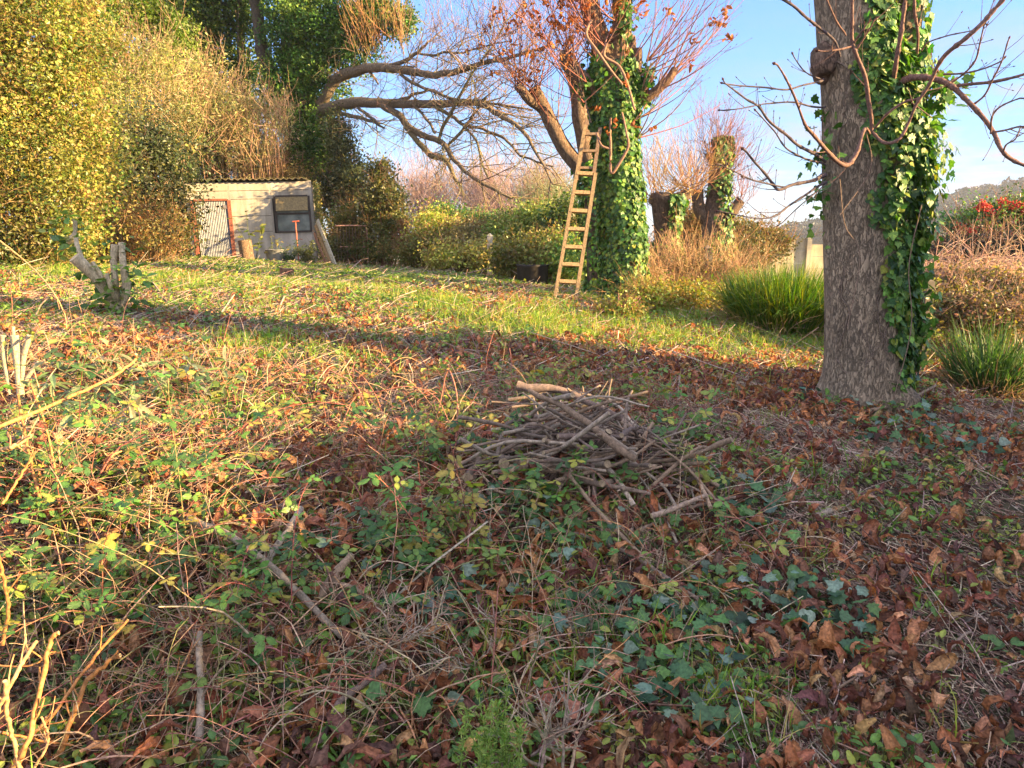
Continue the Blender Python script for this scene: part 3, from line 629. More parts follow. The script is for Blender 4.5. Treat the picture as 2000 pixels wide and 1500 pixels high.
    B = Buf(); n = 80; hd = np.array(hd); st = hd[rng.integers(0, len(hd), n)] + rng.normal(0, .04, (n, 3)); ang = rng.uniform(.5, 2.9, n); dr = np.stack([np.cos(ang), rng.uniform(-.8, .4, n), np.sin(ang)], 1)
    A = add_shoots(B, st, dr, rng.uniform(.6, 1.6, n), .007, .0026, .7, .4, REDC, 3, .4, 9, 4); B.build('shoots', M_TWIG, t, loc)
    tp = np.concatenate([A[0][:, -1], A[1][:, -1]]); tp = tp[rng.uniform(0, 1, len(tp)) < .13]; B = Buf(); dead_clusters(B, tp, 5, .13); B.build('dead_leaves', M_DEAD, t, loc)
tree_ladder()

# ---- pollards further back
def pollard(label, pts, heads, Y, nsh, Ls, ivyn, shc, twig=3.0, r0=.008):
    base = P(pts[0][0], pts[0][1], Y); base[2] = H(base[0], base[1]); t = thing('pollard_tree', label, 'tree', base); loc = base
    path, rad = limb([(a, b, Y, r) for a, b, r in pts], 40); B = Buf(); trunk_mesh(B, path, rad, (.17, .11, .075), 26, None, .12)
    hp = [path[-1]]
    for h in heads:
        p, r = limb([(a, b, Y, q) for a, b, q in h], 14, .02); tube(B, p, r, 12, (.18, .115, .075), rough=.2, cap=True, capcol=(.3, .2, .12)); hp += [p[-1], p[-3]]
    B.build('trunk', M_BARK, t, loc)
    B = Buf(); ivy_on(B, path, rad, ivyn, lambda u, ph, p: np.clip(.35 + .6 * np.sin(ph) + noise3(p, 3, 5) * .6 + .4 * (u < .3), 0, 1), .08, (.01, .1), lambda u, ph: .10 * (np.sin(ph) > 0)); B.build('ivy', M_IVY, t, loc)
    B = Buf(); hp = np.array(hp); st = hp[rng.integers(0, len(hp), nsh)] + rng.normal(0, .09, (nsh, 3)); ang = rng.uniform(.15, 3.0, nsh); dr = np.stack([np.cos(ang), rng.uniform(-.8, .8, nsh), np.sin(ang)], 1)
    add_shoots(B, st, dr, Ls * rng.uniform(.4, 1.1, nsh), r0, .0026, 1.1, .35, shc, twig, .45, 9, 4, per2=1.2); B.build('shoots', M_TWIG, t, loc)
STRAW = np.array([[.36, .22, .09], [.42, .26, .12], [.30, .15, .07]])
pollard('short pollarded trunk with a dense fan of straw coloured shoots', [(1300, 560, 24), (1299, 500, 21), (1298, 440, 20), (1298, 405, 24), (1300, 388, 27), (1302, 378, 20)], [[(1296, 400, 16), (1330, 385, 13), (1345, 370, 10)], [(1290, 395, 14), (1272, 388, 10)]], 12.5, 110, 1.15, 1500, STRAW, 2.2, .007)
pollard('taller pollard with three knobbly heads and a tangle of fine twigs', [(1400, 560, 24), (1397, 500, 22), (1394, 440, 22), (1398, 380, 15), (1401, 330, 14), (1404, 290, 11), (1402, 268, 8)], [[(1385, 440, 13), (1367, 415, 12), (1363, 370, 11)], [(1408, 440, 12), (1430, 415, 11), (1446, 392, 10)], [(1404, 345, 9), (1420, 338, 7)], [(1396, 320, 7), (1382, 300, 6)]], 13.6, 150, .95, 2600, REDC, 3, .0045)

# ---- the big ivy-clad tree at the back with long bare limbs
def shrub(name, label, cat, blobs, nleaf, lsize, pal, leafT=T_D, nst=40, twl=.5, stemcol=TWIGC, stem_r=.012, matl=None, ground=None, clump=.16, nclump=None, up=.3, dens_shell=.45, twig_n=0, shoots_up=0, shoot_L=.5, shoot_col=None, bare_r=.004, group=None, gap=0.0):
    """blobs: (px, py, Y, rx_px, rz_px, depth_m, weight); leaves gathered in clumps near the surface of noise-lumped ellipsoids"""
    bl = np.array([list(b) + [1] * (7 - len(b)) for b in blobs], float)
    C_ = np.array([P(b[0], b[1], b[2]) for b in bl]); RX = bl[:, 3] * bl[:, 2] / F; RZ = bl[:, 4] * bl[:, 2] / F; RY = bl[:, 5]
    wv = RX * RZ * bl[:, 6]; wv /= wv.sum()
    g0 = C_[0].copy() if ground is None else P(*ground); g0[2] = H(g0[0], g0[1]); t = thing(name, label, cat, g0, group)
    nc = nclump or int(nleaf / 42); bi = rng.choice(len(bl), nc, p=wv); d = rnd_unit(nc); d[:, 1] -= .35; d = nrm(d)
    rr = (rng.uniform(0, 1, nc) ** dens_shell) * (1 + .32 * noise3(d * 1.7 + bi[:, None] * 3.3, 1, 61) + .12 * noise3(d * 5 + bi[:, None], 1, 62))
    cp = C_[bi] + d * rr[:, None] * np.stack([RX, RY, RZ], 1)[bi]
    if gap: cp = cp[noise3(cp, 1.1, 66) > -1 + 2 * gap - .3]; nc = len(cp)
    cp[:, 2] = np.maximum(cp[:, 2], H(cp[:, 0], cp[:, 1]) + .05)
    cs = clump * rng.uniform(.5, 1.5, nc); i = rng.integers(0, nc, nleaf); n = nleaf
    p = cp[i] + rng.normal(0, 1, (n, 3)) * cs[i][:, None] * [1, 1, .75]
    gz = H(p[:, 0], p[:, 1]); p[:, 2] = np.where(p[:, 2] < gz, gz + rng.uniform(0, .15, n), p[:, 2])
    outw = nrm(p - g0 - [0, 0, .3]); nor = nrm(outw * .5 + [0, 0, .35] + .8 * rng.standard_normal((n, 3)))
    cc = jit(pal, nc, .12) * np.clip(1 + .9 * noise3(cp, 1.0, 67), .45, 1.5)[:, None]; cc = cc[i] * (1 + .15 * rng.standard_normal((n, 1))); cc = np.clip(cc, .005, .9)
    if n:
        B = Buf(); scat(B, leafT, p, basis(nor), lsize * rng.uniform(.55, 1.35, n), cc); B.build('foliage', matl or M_LEAF, t, g0)
    B = Buf()
    k = rng.integers(0, nc, nst); e = cp[k]; s_ = np.stack([g0[0] + (e[:, 0] - g0[0]) * .45 + rng.normal(0, .1, nst), g0[1] + (e[:, 1] - g0[1]) * .4 + rng.normal(0, .1, nst), np.zeros(nst)], 1); s_[:, 2] = H(s_[:, 0], s_[:, 1]) - .05
    m1_ = s_ * .6 + e * .4 + rng.normal(0, .08, (nst, 3)); m2_ = s_ * .25 + e * .75 + rng.normal(0, .08, (nst, 3)); pp = np.stack([s_, m1_, m2_, e], 1)
    pa = np.stack([catmull(x, 10) for x in pp]); tube(B, pa, np.linspace(1, .3, 10) * stem_r, 5, jit(stemcol, nst))
    if twig_n:
        k = rng.integers(0, nc, twig_n); q = shoots(cp[k] + rng.normal(0, clump, (twig_n, 3)), nrm(cp[k] - g0) + .7 * rng.standard_normal((twig_n, 3)), twl * rng.uniform(.4, 1.3, twig_n), up, .5, 6)
        tube(B, q, np.linspace(1, .4, 6) * bare_r, 3, jit(shoot_col if shoot_col is not None else stemcol, twig_n, .2))
        q2, i2 = sides_of(q, 2, twl * .4, .9, .1, 1, up, .4, 4); tube(B, q2, np.linspace(1, .4, 4) * bare_r * .6, 3, jit(shoot_col if shoot_col is not None else stemcol, len(q2), .2))
    B.build('stems', M_TWIG, t, g0)
    return t, cp
DKG = np.array([[.03, .065, .015], [.045, .10, .02], [.025, .055, .02], [.07, .14, .025]])
YEL = np.array([[.22, .23, .045], [.17, .21, .04], [.28, .24, .06], [.09, .14, .03], [.27, .19, .07]])
OLV = np.array([[.14, .16, .04], [.20, .19, .045], [.10, .12, .03], [.26, .20, .06], [.07, .10, .03]])
BRN = np.array([[.26, .14, .06], [.20, .11, .05], [.32, .18, .08], [.15, .09, .05]])

def big_tree():
    Y = 23; base = P(590, 480, Y); base[2] = H(base[0], base[1]); loc = base
    t = thing('ivy_clad_tree', 'huge ivy smothered tree behind the shed with long bare limbs arching over the garden', 'tree', base)
    B = Buf()
    for s_ in ([(590, 520, Y, 34), (588, 400, Y, 30), (585, 280, Y, 28), (575, 150, Y, 24), (570, 30, Y, 20), (560, -120, Y, 16), (550, -300, Y, 10)], [(600, 330, Y, 18), (620, 240, Y, 16), (640, 200, Y, 14)], [(590, 200, Y, 16), (640, 90, Y, 12), (700, 20, Y, 10), (760, -60, Y, 7)], [(575, 250, Y, 14), (520, 130, Y, 12), (500, 0, Y, 10), (490, -150, Y, 6)]):
        p, r = limb(s_, 30, .05); tube(B, p, r, 14, (.12, .09, .06), rough=.12)
    B.build('trunk', M_BARK, t, loc)
    bl = [(585, 60, 21, 75, 80, 1.2), (560, 180, 21, 60, 80, 1.2), (600, 270, 21, 52, 75, 1.0), (630, 140, 20.8, 60, 60, 1.0), (655, 60, 20.8, 55, 50, 1.0), (720, 40, 20.5, 60, 45, .9), (760, 20, 20.3, 45, 45, .8), (790, 45, 20.2, 30, 22, .6), (620, 350, 20.8, 45, 50, .9), (590, -60, 21, 110, 70, 1.4), (690, 95, 20.6, 45, 35, .8), (545, 330, 21, 35, 60, .8), (640, 290, 20.8, 34, 60, .8)]
    bl = np.array(bl); bl[:, 2] += 2; Cc = np.array([P(b[0], b[1], b[2]) for b in bl]); RR = np.stack([bl[:, 3] * bl[:, 2] / F, bl[:, 5], bl[:, 4] * bl[:, 2] / F], 1)
    w_ = bl[:, 3] * bl[:, 4]; w_ /= w_.sum(); nc = 1500; bi = rng.choice(len(bl), nc, p=w_); d = rnd_unit(nc); d[:, 1] -= .3; d = nrm(d)
    cp = Cc[bi] + d * (rng.uniform(0, 1, nc) ** .4 * (1 + .35 * noise3(d * 2 + bi[:, None] * 2.1, 1, 71)))[:, None] * RR[bi]
    n = 75000; i = rng.integers(0, nc, n); p = cp[i] + rng.normal(0, .13, (n, 3)) * rng.uniform(.5, 1.4, nc)[i][:, None]
    nor = np.array([.1, -.4, .6]) + .8 * rng.standard_normal((n, 3)); cc = jit([[.03, .09, .018], [.05, .13, .02], [.09, .19, .028], [.16, .25, .04]], nc, .12)[i] * (1 + .15 * rng.standard_normal((n, 1)))
    B = Buf(); scat(B, T_DW, p, basis(nor), .085 * rng.uniform(.6, 1.3, n), np.clip(cc, .005, .9)); B.build('ivy', M_IVY, t, loc)
    LM = [
        [(625, 205, 20.5, 13), (640, 178, 20.4, 14), (660, 152, 20.3, 13.5), (700, 138, 20.1, 12), (745, 133, 19.9, 11), (800, 138, 19.7, 9.5), (845, 147, 19.5, 8.5), (900, 138, 19.2, 7.5), (940, 125, 19, 6), (1000, 112, 18.7, 4.5), (1070, 90, 18.4, 3)],
        [(745, 132, 19.9, 6), (775, 124, 19.8, 5.5), (800, 115, 19.7, 5), (820, 98, 19.6, 4), (834, 84, 19.5, 3)],
        [(818, 104, 19.6, 3), (845, 108, 19.5, 3.2), (870, 102, 19.4, 3), (900, 104, 19.2, 2.6), (940, 92, 19, 2), (1000, 80, 18.8, 1.6)],
        [(615, 222, 20.5, 14), (650, 208, 20.3, 14), (700, 200, 20.1, 13), (760, 202, 19.9, 12), (820, 204, 19.6, 10.5), (890, 202, 19.3, 9), (930, 200, 19, 8), (965, 218, 18.8, 7), (1010, 245, 18.5, 5.5), (1050, 300, 18.3, 4), (1080, 360, 18.1, 2.5)],
        [(745, 205, 19.9, 8), (780, 225, 19.8, 9), (800, 250, 19.7, 8.5), (830, 265, 19.5, 7.5), (865, 280, 19.3, 7), (885, 310, 19.2, 6), (910, 335, 19, 5), (950, 362, 18.8, 4.5), (1000, 388, 18.6, 3)],
        [(792, 248, 19.7, 5), (815, 275, 19.6, 7), (840, 300, 19.5, 8), (870, 312, 19.4, 7), (885, 340, 19.3, 5), (900, 368, 19.2, 3), (905, 383, 19.1, 2)],
        [(648, 218, 20.3, 5), (690, 226, 20.1, 5), (722, 235, 20, 4), (750, 250, 19.9, 2.5)],
        [(700, 210, 20.1, 4), (720, 225, 20, 4), (740, 243, 19.9, 3)],
        [(782, 145, 19.8, 4), (810, 165, 19.6, 4), (850, 180, 19.4, 3.8), (890, 195, 19.3, 3.5), (950, 200, 19, 3), (1040, 215, 18.7, 2.5)],
        [(850, 208, 19.4, 4.5), (885, 228, 19.2, 4.5), (905, 243, 19.1, 4), (950, 255, 18.9, 3.8), (990, 275, 18.6, 3.5), (1020, 305, 18.4, 3), (1080, 325, 18.2, 2)],
        [(855, 275, 19.3, 4), (870, 240, 19.2, 4.5), (885, 215, 19.1, 4), (905, 175, 19, 3.5), (925, 140, 18.9, 3), (960, 95, 18.8, 2.4), (990, 40, 18.6, 1.8)],
        [(875, 285, 19.3, 4), (905, 252, 19.2, 4), (930, 215, 19, 3.4), (950, 190, 18.9, 2.6)],
        [(770, 203, 19.9, 4), (795, 190, 19.8, 4), (810, 182, 19.7, 3.5), (850, 176, 19.6, 2.5)],
        [(805, 205, 19.6, 3.5), (835, 235, 19.5, 3.5), (850, 260, 19.4, 3)],
        [(905, 245, 19.1, 3.5), (930, 275, 19, 3.2), (940, 310, 18.9, 3), (955, 350, 18.8, 2)],
        [(720, 140, 20, 3), (730, 152, 20, 3), (739, 165, 20, 2)],
        [(790, 128, 19.8, 2.6), (805, 130, 19.7, 2.4), (815, 125, 19.7, 2)],
    ]
    Bb = Buf(); allp = []
    for s_ in LM:
        p, r = limb([(a, b_, Y_ + 2 * max(0, (Y_ - 18)) / 2.5, r_ * .84) for a, b_, Y_, r_ in s_], None, .03); B = Buf()
        cl = (.20, .16, .08) if s_[0][1] > 240 else (.17, .125, .08)
        tube(B, p, r * .88, 9, np.array(cl) * 1.35, rough=.14)
        B.build('limb', M_BARK, t, loc); allp.append((p, r))
    for p, r in allp:
        m = len(p); ln = np.linalg.norm(np.diff(p, axis=0), axis=1).sum()
        q, _ = sides_of(p[None], int(ln * 4.5), 1.6, 1.0, .12, 1, .15, .5, 9, .2); tube(Bb, q, np.linspace(1, .25, 9) * .016, 4, jit([[.20, .17, .08], [.16, .12, .09], [.24, .20, .10]], len(q)))
        q2, _ = sides_of(q, 4.5, .8, 1.0, .1, 1, .1, .5, 7, .5); tube(Bb, q2, np.linspace(1, .35, 7) * .0075, 3, jit([[.22, .17, .10], [.2, .13, .10]], len(q2)))
        q3, _ = sides_of(q2, 2.4, .4, 1.0, .1, 1, 0, .5, 5, .3); tube(Bb, q3, np.linspace(1, .4, 5) * .0045, 3, jit([[.26, .19, .13], [.24, .15, .12]], len(q3)))
    # upright wands above
    n = 60; st = np.array([P(a, b, 21.6) for a, b in zip(rng.uniform(690, 790, n), rng.uniform(70, 110, n))]); pth = shoots(st, np.array([-.1, -.2, 1.]) + .25 * rng.standard_normal((n, 3)), rng.uniform(1, 2.2, n), .3, .2, 8)
    tube(Bb, pth, np.linspace(1, .3, 8) * .009, 3, jit(STRAW, n)); q, _ = sides_of(pth, 4, .5, .6, .2, 1, .4, .3, 5); tube(Bb, q, np.linspace(1, .4, 5) * .005, 3, jit(STRAW, len(q)))
    n = 90; st = np.array([P(a, b, 19.3) for a, b in zip(rng.uniform(800, 1060, n), rng.uniform(60, 160, n))]); pth = shoots(st, np.array([.1, -.1, 1.]) + .4 * rng.standard_normal((n, 3)), rng.uniform(1, 2.6, n), .3, .35, 8)
    tube(Bb, pth, np.linspace(1, .3, 8) * .008, 3, jit([[.24, .17, .12], [.28, .17, .13]], n)); q, _ = sides_of(pth, 5, .6, .8, .1, 1, .4, .3, 6); tube(Bb, q, np.linspace(1, .4, 6) * .005, 3, jit([[.28, .2, .15], [.3, .18, .14]], len(q)))
    Bb.build('twigs', M_TWIG, t, loc)
big_tree()

# ================================================================== SHED AND YARD THINGS
CONC = np.array([.45, .405, .335])
def concrete_mat():
    m, t, b, o = mat('weathered_concrete')
    a = N(t, 'ShaderNodeAttribute', attribute_name='Col'); g = N(t, 'ShaderNodeNewGeometry')
    n1 = N(t, 'ShaderNodeTexNoise'); n1.inputs['Scale'].default_value = 2.2; n1.inputs['Detail'].default_value = 6
    n2 = N(t, 'ShaderNodeTexNoise'); n2.inputs['Scale'].default_value = 40; n2.inputs['Detail'].default_value = 4
    mp = N(t, 'ShaderNodeMapping'); mp.inputs['Scale'].default_value = (3, 3, .5)
    n3 = N(t, 'ShaderNodeTexNoise'); n3.inputs['Scale'].default_value = 3; n3.inputs['Detail'].default_value = 5
    t.links.new(g.outputs['Position'], mp.inputs['Vector']); t.links.new(mp.outputs[0], n3.inputs['Vector'])
    for q in (n1, n2): t.links.new(g.outputs['Position'], q.inputs['Vector'])
    s1 = N(t, 'ShaderNodeMath', operation='MULTIPLY'); t.links.new(n1.outputs['Fac'], s1.inputs[0]); t.links.new(n3.outputs['Fac'], s1.inputs[1])
    r = N(t, 'ShaderNodeMapRange'); r.inputs[1].default_value = .12; r.inputs[2].default_value = .36; r.inputs[3].default_value = .62; r.inputs[4].default_value = 1.2; t.links.new(s1.outputs[0], r.inputs[0])
    r2 = N(t, 'ShaderNodeMapRange'); r2.inputs[1].default_value = .3; r2.inputs[2].default_value = .7; r2.inputs[3].default_value = .9; r2.inputs[4].default_value = 1.08; t.links.new(n2.outputs['Fac'], r2.inputs[0])
    mu = N(t, 'ShaderNodeMath', operation='MULTIPLY'); t.links.new(r.outputs[0], mu.inputs[0]); t.links.new(r2.outputs[0], mu.inputs[1])
    v = N(t, 'ShaderNodeVectorMath', operation='SCALE'); t.links.new(a.outputs['Color'], v.inputs[0]); t.links.new(mu.outputs[0], v.inputs['Scale']); t.links.new(v.outputs[0], b.inputs['Base Color'])
    b.inputs['Roughness'].default_value = .9
    return m
M_CONC = concrete_mat()
def glass_mat():
    m, t, b, o = mat('dirty_glass'); b.inputs['Base Color'].default_value = (.16, .20, .18, 1); b.inputs['Roughness'].default_value = .22; b.inputs['Metallic'].default_value = 0
    n = N(t, 'ShaderNodeTexNoise'); n.inputs['Scale'].default_value = 4; n.inputs['Detail'].default_value = 5; r = N(t, 'ShaderNodeValToRGB')
    r.color_ramp.elements[0].color = (.06, .08, .07, 1); r.color_ramp.elements[1].color = (.22, .26, .22, 1); r.color_ramp.elements[0].position = .35; r.color_ramp.elements[1].position = .7
    g = N(t, 'ShaderNodeNewGeometry'); t.links.new(g.outputs['Position'], n.inputs['Vector']); t.links.new(n.outputs['Fac'], r.inputs[0]); t.links.new(r.outputs[0], b.inputs['Base Color'])
    b.inputs['Specular IOR Level'].default_value = .6
    return m
M_GLASS = glass_mat()

def shed():
    Y = 19.0; o0 = P(378, 512, Y); o1 = P(613, 512, Y); W = o1[0] - o0[0]; z0 = o0[2] - .03; Ht = 1.97; rot = R(10)
    t = thing('shed', 'old concrete panel shed with a corrugated roof and rusty framed metal door', 'shed', (o0[0], Y - .0, z0)); t.rotation_euler = (0, R(-1.6), rot)
    X = lambda px: (px - 378) / 235 * W
    Z = lambda py: (512 - py) / 154 * 1.92 + .03
    B = Buf(); D = 1.5
    rows = [520, 455, 424, 390.5, 374, 357]; cols = [(383, 455), (457, 533), (535, 607)]
    for ci, (a, b_) in enumerate(cols):
        for k in range(len(rows) - 1):
            zb, zt = max(Z(rows[k]), -.25), Z(rows[k + 1]); xa, xb = X(a), X(b_)
            c = CONC * rng.uniform(.86, 1.1) * np.array([1, rng.uniform(.97, 1.02), rng.uniform(.93, 1.03)])
            if ci == 0 and zb < Z(392): continue
            if ci == 2 and Z(458) < (zb + zt) / 2 < Z(386): continue
            if ci == 2 and k == 0: zt = Z(458.5)
            box(B, ((xa + xb) / 2, .03, (zb + zt) / 2), (xb - xa - .012, .06, zt - zb - .012), c)
    for a in (380, 456, 534, 609.5): box(B, (X(a), .045, Z(440)), (.05 if a in (456, 534) else .075, .085, 2.1), CONC * .82)
    box(B, (W / 2, .09, .9), (W - .02, .04, 1.8), (.05, .045, .04))
    for sx in (0.02, W - .02):
        for k in range(5): box(B, (sx, D / 2 + .1, .16 + .38 * k), (.05, D, .37), CONC * rng.uniform(.75, .95))
    box(B, (W / 2, D + .1, .95), (W, .05, 1.9), CONC * .8)
    B.build('wall', M_CONC, t)
    # roof: corrugated sheet
    B = Buf(); n = 16 * 12 + 1; xs = np.linspace(-.10, W - .10, n); ys = np.linspace(-.14, D + .3, 12); ph = xs / .146 * 2 * math.pi
    top = []; 
    for s_, th in ((0, 0), (1, .012)):
        v = np.array([[(x, y, Z(358) + .075 - .035 * (y + .14) + .019 * math.sin(p_) - th + .008 * math.sin(x * 2.3)) for x, p_ in zip(xs, ph)] for y in ys]).reshape(-1, 3)
        i = np.arange(len(ys) - 1)[:, None] * n + np.arange(n - 1)[None]; f = np.stack([i, i + 1, i + n + 1, i + n], -1).reshape(-1, 4)
        cc = np.array([.16, .14, .09]) * (1 + .4 * noise3(v, 2.2, 4))[:, None]; B.add(v, [f], cc, True); top.append(v)
    e = np.concatenate([top[0][:n], top[1][:n]]); i = np.arange(n - 1); B.add(e, [np.stack([i, i + n, i + n + 1, i + 1], -1)], (.18, .15, .10))
    rf = B.build('roof', M_CONC, t)
    # moss and twig litter on the roof edge
    B = Buf(); m = 1500; p = np.c_[rng.uniform(-.1, W - .1, m), rng.uniform(-.13, .9, m) ** 1, np.zeros(m)]; p[:, 2] = Z(358) + .09 - .035 * p[:, 1]
    scat(B, T_DW, p, basis(np.array([0, 0, 1.]) + .5 * rng.standard_normal((m, 3))), rng.uniform(.02, .05, m), jit([[.16, .16, .04], [.22, .16, .07], [.12, .13, .04]], m, .2)); B.build('moss', M_LEAF, t)
    # door
    B = Buf(); xa, xb = X(393), X(451.5); zt = Z(394.5); nn = 19 * 10 + 1; xs = np.linspace(xa, xb, nn); zz = np.linspace(.02, zt, 10)
    v = np.array([[(x, -.012 - .006 * math.sin(x / (xb - xa) * 19 * 2 * math.pi), z) for x in xs] for z in zz]).reshape(-1, 3); i = np.arange(9)[:, None] * nn + np.arange(nn - 1)[None]
    B.add(v, [np.stack([i, i + 1, i + nn + 1, i + nn], -1).reshape(-1, 4)], np.array([.18, .19, .21]) * (1 + .12 * noise3(v, 3, 8))[:, None], True)
    d = B.build('door', M_METAL, t)
    B = Buf(); RED = (.26, .09, .055)
    box(B, (X(388), -.012, zt / 2), (.085, .05, zt + .06), RED); box(B, (X(455.5), -.012, zt / 2), (.085, .05, zt + .06), RED); box(B, ((X(388) + X(455.5)) / 2, -.010, zt + .045), (X(455.5) - X(388) - .087, .045, .05), RED)
    B.build('door_frame', M_PAINT, t)
    B = Buf(); box(B, (X(396), -.035, Z(472)), (.05, .03, .05), (.5, .45, .35)); box(B, (X(400), -.05, Z(472)), (.10, .02, .02), (.35, .3, .25)); B.build('door_handle', M_METAL, d)
    B = Buf(); box(B, (X(447), -.028, Z(405)), (.08, .02, .09), (.16, .14, .14)); B.build('hinge', M_METAL, d)
    # window
    B = Buf(); DK = (.055, .042, .035); xa, xb = X(541), X(606); za, zb = Z(457), Z(386); zm = Z(421)
    box(B, (xa, .0, (za + zb) / 2), (.05, .07, zb - za), DK); box(B, (xb, .0, (za + zb) / 2), (.05, .07, zb - za), DK)
    for z_ in (za, zm, zb): box(B, ((xa + xb) / 2, -.002, z_), (xb - xa - .052, .06, .04), DK)
    wn = B.build('window', M_PAINT, t)
    B = Buf(); box(B, ((xa + xb) / 2, .02, (za + zm) / 2), (xb - xa - .055, .008, zm - za - .045), (.2, .24, .2)); B.build('pane', M_GLASS, wn)
    B = Buf(); box(B, ((xa + xb) / 2, .02, (zb + zm) / 2), (xb - xa - .055, .008, zb - zm - .045), (.1, .08, .04)); B.build('pane', M_GLASS, wn)
    B = Buf(); box(B, ((xa + xb) / 2, -.10, (zb + zm) / 2 + .02), (xb - xa - .06, .02, zb - zm - .06), (.20, .15, .065), tiltx=R(-24))
    B.build('top_hung_sash', M_PAINT, wn)
    # ivy creeping at the right post
    B = Buf(); m = 3600; p = np.c_[X(612) + .05 + np.abs(rng.normal(0, .06, m)), rng.uniform(-.08, 1.7, m), rng.uniform(0, 1.95, m)]; scat(B, T_DW, p, basis(np.array([.3, -.5, .3]) + .7 * rng.standard_normal((m, 3))), rng.uniform(.03, .07, m), jit(OLV * 1.2, m, .2)); B.build('climbing_ivy', M_LEAF, t)
shed()

def cyl_log(name, label, cat, px, py, r_px, h_px, Y=None, lean=(0, 0), col=(.30, .20, .12)):
    b0 = G(px, py) if Y is None else P(px, py, Y); b0[2] = H(b0[0], b0[1]) - .03; Yv = b0[1]; t = thing(name, label, cat, b0)
    h = h_px * Yv / F; r = r_px * Yv / F; p = np.array([b0 + np.array([lean[0] * u, lean[1] * u, h * u]) for u in np.linspace(0, 1, 14)]); B = Buf()
    tube(B, p, r * (1 + .12 * np.exp(-np.linspace(0, 5, 14))), 22, col, rough=.10); B.build('bark', M_BARK, t, b0)
    B = Buf(); a = np.arange(22) / 22 * 2 * math.pi; e = p[-1] + [0, 0, .002]
    for k, rr in enumerate((.97, .7, .4)):
        ring = e + np.c_[np.cos(a), np.sin(a), 0 * a] * r * rr + [0, 0, .002 * k]; B.add(np.concatenate([[e + [0, 0, .004 * k]], ring]), [np.array([[0, 1 + i, 1 + (i + 1) % 22] for i in range(22)])], np.array([.46, .33, .19]) * (1 - .12 * (k % 2)))
    B.build('cut_face', M_CUT, t, b0); return t
cyl_log('log', 'upright weathered log standing against the shed beside its door', 'log', 485, 527, 13, 41, 17.6, (-.05, .02), (.27, .17, .10))
cyl_log('log', 'short reddish sawn log lying low on the ground in front of the metal tub', 'log', 559, 541, 13.5, 20, None, (.02, .0), (.28, .14, .08))

